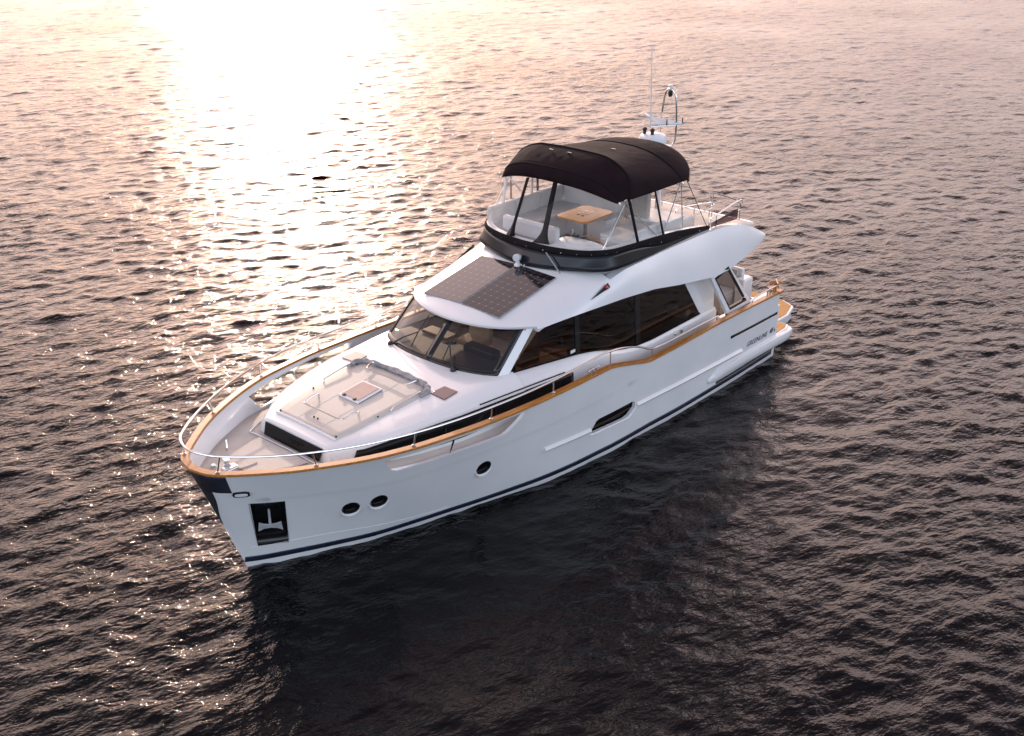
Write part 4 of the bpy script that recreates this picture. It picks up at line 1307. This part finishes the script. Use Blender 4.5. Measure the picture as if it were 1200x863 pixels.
# ------------------------------------------------------------------ flybridge furniture
def make_fly_furniture():
    def part(name, c, size, m, parent=yacht, bevel=.05, **k):
        return MB().box(c, size, **k).build(name, m, parent, bevel=bevel, seg=3)
    # U-shaped sofa: starboard run, aft return, forward seat
    so = part("fly_sofa", (4.45, -1.16, 3.55), (2.5, .74, .46), VINYL)
    for x in (5.25, 4.45, 3.65):
        part("seat_cushion", (x, -1.14, 3.80), (.78, .72, .10), VINYL, so, .035)
        part("back_cushion", (x, -1.47, 4.02), (.79, .14, .40), VINYL, so, .05, rx=R(-6))
    part("aft_seat", (3.55, -.30, 3.55), (.70, 1.1, .46), VINYL, so)
    part("aft_seat_cushion", (3.56, -.28, 3.80), (.70, 1.1, .10), VINYL, so, .035)
    part("aft_back_cushion", (3.26, -.55, 4.02), (.14, 1.7, .42), VINYL, so, .05)
    part("forward_back_cushion", (5.66, -.30, 3.98), (.15, 1.45, .36), VINYL, so, .06)
    part("forward_seat", (5.35, -.45, 3.55), (.55, .7, .46), VINYL, so)
    # table on a single column
    tb = MB()
    ol = []
    for (cx, cy, a0) in ((4.70, .30, 0), (3.98, .30, 90), (3.98, -.22, 180), (4.70, -.22, 270)):
        for q in np.linspace(a0, a0 + 90, 6): ol.append((cx + .14 * math.cos(R(q)), cy + .14 * math.sin(R(q)), 4.03))
    tb.prism(ol, (0, 0, .04))
    t = tb.build("fly_table", TABLEWOOD, yacht, bevel=.008)
    MB().lathe([(.16, 0), (.15, .02), (.045, .04), (.04, .70), (.10, .72)], (4.33, .04, 3.31), 18).build("table_leg", STEEL, t)
    for x in (4.48, 4.34, 4.20):
        for dy in (-.055, .055):
            MB().lathe([(.042, 0), (.042, .004)], (x, .03 + dy, 4.0705), 14).build("cup_recess", BLACK, t)
    # helm console (under a white cover) to port, with wheel and instruments
    hc = MB()
    rows = []
    for x, z, w in ((5.80, 3.86, .5), (5.66, 3.93, .52), (5.40, 3.95, .50), (5.22, 3.88, .46), (5.12, 3.66, .44), (5.08, 3.31, .43)):
        rows.append([(x, .83 + w * k, z - .05 * abs(k) ** 3) for k in np.linspace(-1, 1, 9)])
    hc.grid(rows)
    h = hc.build("helm_console", WHITEPL, yacht, solid=.03)
    part("console_side", (5.4, 1.30, 3.58), (.60, .05, .5), WHITEPL, h, .02)
    part("console_side", (5.4, .36, 3.58), (.60, .05, .5), WHITEPL, h, .02)
    part("instrument", (5.34, .60, 3.965), (.10, .13, .06), RUBBER, h, .02)
    part("instrument", (5.34, .80, 3.965), (.09, .10, .05), RUBBER, h, .02)
    part("throttle", (5.24, .45, 3.97), (.05, .03, .14), STEEL, h, .012)
    ctr = Vector((4.93, .72, 3.76))
    MB().tube([ctr + Vector((.10 * math.cos(q), .23 * math.sin(q), .20 * math.cos(q) * .6)) for q in np.linspace(0, 2 * math.pi, 25)[:-1]], .017, 8, closed=True).build("fly_wheel", TEAK, h)
    MB().tube([ctr, ctr + Vector((.15, 0, -.06))], .03, 8).build("wheel_hub", STEEL, h)
    # helm bench and the tall taupe backrest behind it
    hb = part("helm_bench", (4.15, 1.10, 3.56), (1.15, .78, .50), VINYL)
    part("bench_cushion", (4.15, 1.08, 3.83), (1.12, .76, .09), VINYL, hb, .035)
    part("bench_back", (4.15, 1.50, 3.94), (1.15, .10, .22), VINYL, hb, .04)
    wbx = part("wet_bar", (3.10, .95, 3.60), (.75, .90, .56), VINYL)
    part("bar_lid", (3.10, .95, 3.895), (.78, .92, .04), WHITEPL, wbx, .015)
    part("tall_backrest", (3.32, .62, 4.13), (.13, .62, .66), GREYBOX, yacht, .05, ry=R(-4))
    # sunbathing base and lockers aft, pale
    lk = part("aft_locker", (2.45, -1.05, 3.62), (1.3, .95, .62), VINYL)
    part("locker_cushion", (2.45, -1.05, 3.95), (1.3, .95, .08), VINYL, lk, .03)
    part("aft_bench", (2.45, .95, 3.52), (.75, .60, .40), VINYL)
    # bow-rail style guard around the stairwell and the aft edge
    def rail(pts, posts, name="fly_rail", rad=.018, dark=True):
        o = MB().tube(spline(pts, 6), rad, 8).build(name, STEEL, yacht)
        for a, b in posts: MB().tube([a, b], rad * .85, 8).build("rail_post", STEEL, o)
        return o
    z0 = 3.45
    rail([(2.15, 1.66, 3.60), (2.12, 1.66, 3.72), (2.0, 1.665, 3.77), (1.25, 1.72, 3.92), (1.1, 1.74, 3.94), (.98, 1.72, 3.90), (.94, 1.66, 3.78), (.94, 1.66, 3.45)], [((1.9, 1.67, 3.52), (1.9, 1.67, 3.78))])
    rail([(2.1, 1.64, 3.63), (1.0, 1.70, 3.70)], [])
    rail([(1.02, 1.62, 3.90), (.96, 1.2, 3.92), (.93, .6, 3.93), (.92, -.4, 3.93), (.95, -1.5, 3.92), (1.2, -1.68, 3.91), (2.2, -1.70, 3.92)], [((.93, y, z0 - .1), (.93, y, 3.93)) for y in (.95, .88, -.4)] + [((.97, -1.55, z0), (.97, -1.55, 3.92))])
    rail([(.95, .95, 3.62), (.95, .95, 3.70), (2.2, 1.0, 3.88), (2.5, 1.0, 3.80), (2.55, 1.0, 3.35)], [((1.7, .98, 3.32), (1.7, .98, 3.80))])
    rail([(1.0, 1.0, 3.60), (2.5, 1.02, 3.62)], [])
    # dark smoked panel inside the port aft rail
    MB().prism([(2.10, 1.675, 3.56), (1.12, 1.715, 3.52), (1.12, 1.715, 3.76), (1.30, 1.71, 3.76), (2.10, 1.675, 3.64)], (0, .01, 0)).build("rail_dodger", DODGER, yacht)
make_fly_furniture()

# ------------------------------------------------------------------ mast, radar, aerial
def make_mast():
    zb = 3.4
    b = Vector((1.72, -.05, 0))
    mst = MB().tube([(1.95, .18, 3.3), (1.9, .16, 4.6), (1.85, .14, 4.98)], [.07, .06, .05], 12)
    mst.tube([(1.95, -.30, 3.3), (1.9, -.28, 4.6), (1.85, -.25, 4.98)], [.07, .06, .05], 12)
    mo = mst.build("mast", WHITEPL, yacht)
    MB().box((1.82, -.05, 4.99), (.40, .66, .05)).build("mast_platform", WHITEPL, mo, bevel=.02)
    # radar dome
    MB().lathe([(.10, 0), (.27, .02), (.30, .06), (.30, .15), (.27, .21), (.18, .245), (.05, .255)], (1.86, -.08, 5.02), 28).build("radar_dome", WHITEPL, mo)
    for y in (-.22, -.02):
        MB().lathe([(.035, 0), (.035, .06), (.05, .08), (.05, .12), (.02, .14)], (1.98, y, 5.26), 12).build("mast_fitting", RUBBER, mo)
    # hooped steel arch carrying a wing-shaped aerial plate and a masthead light
    ctr = Vector((1.42, 0.0, 0))
    hoop = [(1.45, -.28, 4.75), (1.42, -.26, 5.0), (1.42, -.22, 5.4), (1.42, -.17, 5.85), (1.42, -.12, 6.08), (1.42, 0, 6.17), (1.42, .12, 6.08), (1.42, .17, 5.85), (1.42, .19, 5.4), (1.42, .16, 5.05), (1.52, .06, 4.86)]
    MB().tube(spline([(x + .0, y + .02, z) for x, y, z in hoop], 6), .021, 8).build("mast_hoop", STEEL, mo)
    MB().lathe([(.03, -.14), (.05, -.10), (.05, -.03), (.02, .0)], (1.42, .02, 6.14), 12).build("masthead_light", RUBBER, mo)
    MB().lathe([(.05, 0), (.05, .05), (.03, .07)], (1.42, .02, 6.19), 12).build("anchor_light", WHITEPL, mo)
    pl = MB()
    ol = [(2.02, -.62, 5.50), (1.92, -.60, 5.50), (1.60, -.20, 5.42), (1.30, .12, 5.40), (1.12, .46, 5.40), (1.22, .48, 5.40), (1.55, .20, 5.40), (1.92, -.12, 5.42), (2.04, -.45, 5.47)]
    pl.prism([(1.56 + (x - 1.56) * .62, (y + .02) * .62, 5.42 + (z - 5.40) * 1.0 + (.10 if y < -.4 else 0)) for x, y, z in ol], (0, 0, .045))
    pl.build("aerial_wing", WHITEPL, mo, bevel=.015)
    MB().tube([(1.95, -.1, 5.42), (1.3, .28, 5.40)], .018, 8).build("wing_bar", STEEL, mo)
    MB().tube([(2.06, -.02, 5.45), (2.08, -.02, 6.3), (2.12, -.02, 7.18)], [.016, .011, .006], 8).build("whip_aerial", WHITEPL, mo)
    for (x, y) in ((1.62, .1), (1.32, .3)):
        MB().tube([(x, y, 5.42), (x, y, 5.56)], .012, 6).build("stub_aerial", RUBBER, mo)
make_mast()

# ------------------------------------------------------------------ cockpit, wing bulkheads, platform
def make_cockpit():
    for s in (1, -1):
        # leaning wing frame with its own window
        O = [(2.66, 2.08, 2.72), (1.96, 2.08, 2.80), (1.06, 2.20, 1.69), (2.02, 2.20, 1.66)]
        I = [(2.50, 2.10, 2.62), (2.00, 2.11, 2.76), (1.24, 2.185, 1.77), (1.93, 2.185, 1.75)]
        O = [Vector((x, s * y, z)) for x, y, z in O]; I = [Vector((x, s * y, z)) for x, y, z in I]
        mb = MB()
        for i in range(4):
            j = (i + 1) % 4
            mb.prism([O[i], O[j], I[j], I[i]], (0, -s * .07, 0))
        w = mb.build("wing_bulkhead", GEL, yacht)
        I2 = [p + Vector((0, s * .004, 0)) for p in I]
        ctr = sum(I2, Vector()) / 4
        J = [p.lerp(ctr, .12) for p in I2]
        fb = MB()
        for i in range(4):
            j = (i + 1) % 4
            fb.prism([I2[i], I2[j], J[j], J[i]], (0, -s * .06, 0))
        fb.build("wing_window_frame", BLACK, w)
        MB().add([p - Vector((0, s * .02, 0)) for p in J], [(0, 1, 2, 3)]).build("wing_window", TINTCLEAR, w)
        MB().box((1.55, s * 2.20, 1.66), (1.0, .10, .03)).build("wing_foot", BLACK, w)
        # inner bulwark shelf along the cockpit side
        MB().box((1.1, s * 2.12, 1.30), (2.1, .26, .6)).build("cockpit_coaming", GEL, yacht, bevel=.03)
        # golden teak steps to the side deck
        for k in range(3):
            MB().box((2.35 + .28 * k, s * 2.05, 1.12 + .12 * k), (.28, .42, .05)).build("side_step", TEAKDECK, yacht, bevel=.01)
    # transom sofa with pale pink backrest
    so = MB().box((.42, -.35, 1.22), (.62, 3.2, .42)).build("cockpit_sofa", VINYL, yacht, bevel=.04)
    MB().box((.42, -.35, 1.46), (.60, 3.2, .09)).build("seat_cushion", VINYL, so, bevel=.03)
    for y in np.linspace(-1.75, 1.0, 6):
        MB().box((.10, y, 1.72), (.15, .53, .46), ry=R(-8)).build("back_cushion", GREYBOX, so, bevel=.04)
    MB().box((-.0, -.35, 1.5), (.12, 3.4, .95)).build("sofa_shell", GEL, so, bevel=.05)
    MB().box((.1, 1.42, 1.40), (.40, .26, .82)).build("sofa_end", GEL, so, bevel=.05)
    tb = MB().box((1.15, -.3, 1.66), (.62, 1.2, .04)).build("cockpit_table", TABLEWOOD, yacht, bevel=.01)
    MB().lathe([(.15, 0), (.05, .03), (.045, .6)], (1.15, -.3, 1.05), 14).build("table_leg", STEEL, tb)
    # swim platform: fixed quarters and the lifting centre piece, teak topped with white edge
    def deckslab(ol, z, h, name, parent=yacht, rim=.06):
        o = MB().prism([(x, y, z - h) for x, y in ol], (0, 0, h)).build(name, GEL, parent, bevel=.03)
        cx = sum(p[0] for p in ol) / len(ol); cy = sum(p[1] for p in ol) / len(ol)
        # offset the outline inward by rim
        ins = []
        n = len(ol)
        for i in range(n):
            p0, p1, p2 = Vector((*ol[i - 1], 0)), Vector((*ol[i], 0)), Vector((*ol[(i + 1) % n], 0))
            d1 = (p1 - p0).normalized(); d2 = (p2 - p1).normalized()
            n1 = Vector((-d1.y, d1.x, 0)); n2 = Vector((-d2.y, d2.x, 0))
            if n1.dot(Vector((cx, cy, 0)) - p1) < 0: n1, n2 = -n1, -n2
            b = (n1 + n2); b = b / max(b.length_squared, .2) * 2
            ins.append(p1 + b * rim)
        MB().prism([(p.x, p.y, z + .002) for p in ins], (0, 0, .012)).build("teak_top", TEAKDECK, o)
        return o
    for s in (1, -1):
        deckslab([(.0, s * 2.28), (-.62, s * 2.26), (-.84, s * 2.18), (-.88, s * 1.95), (-.62, s * 1.80), (0, s * 1.80)], .53, .22, "quarter_platform")
    sp = deckslab([(-.05, 1.78), (-1.55, 1.78), (-2.12, 1.60), (-2.35, 1.2), (-2.35, -1.2), (-2.12, -1.60), (-1.55, -1.78), (-.05, -1.78)], .46, .22, "swim_platform")
    MB().box((-1.95, 1.70, .36), (.22, .03, .05), rz=R(-18)).build("platform_slot", BLACK, sp)
make_cockpit()
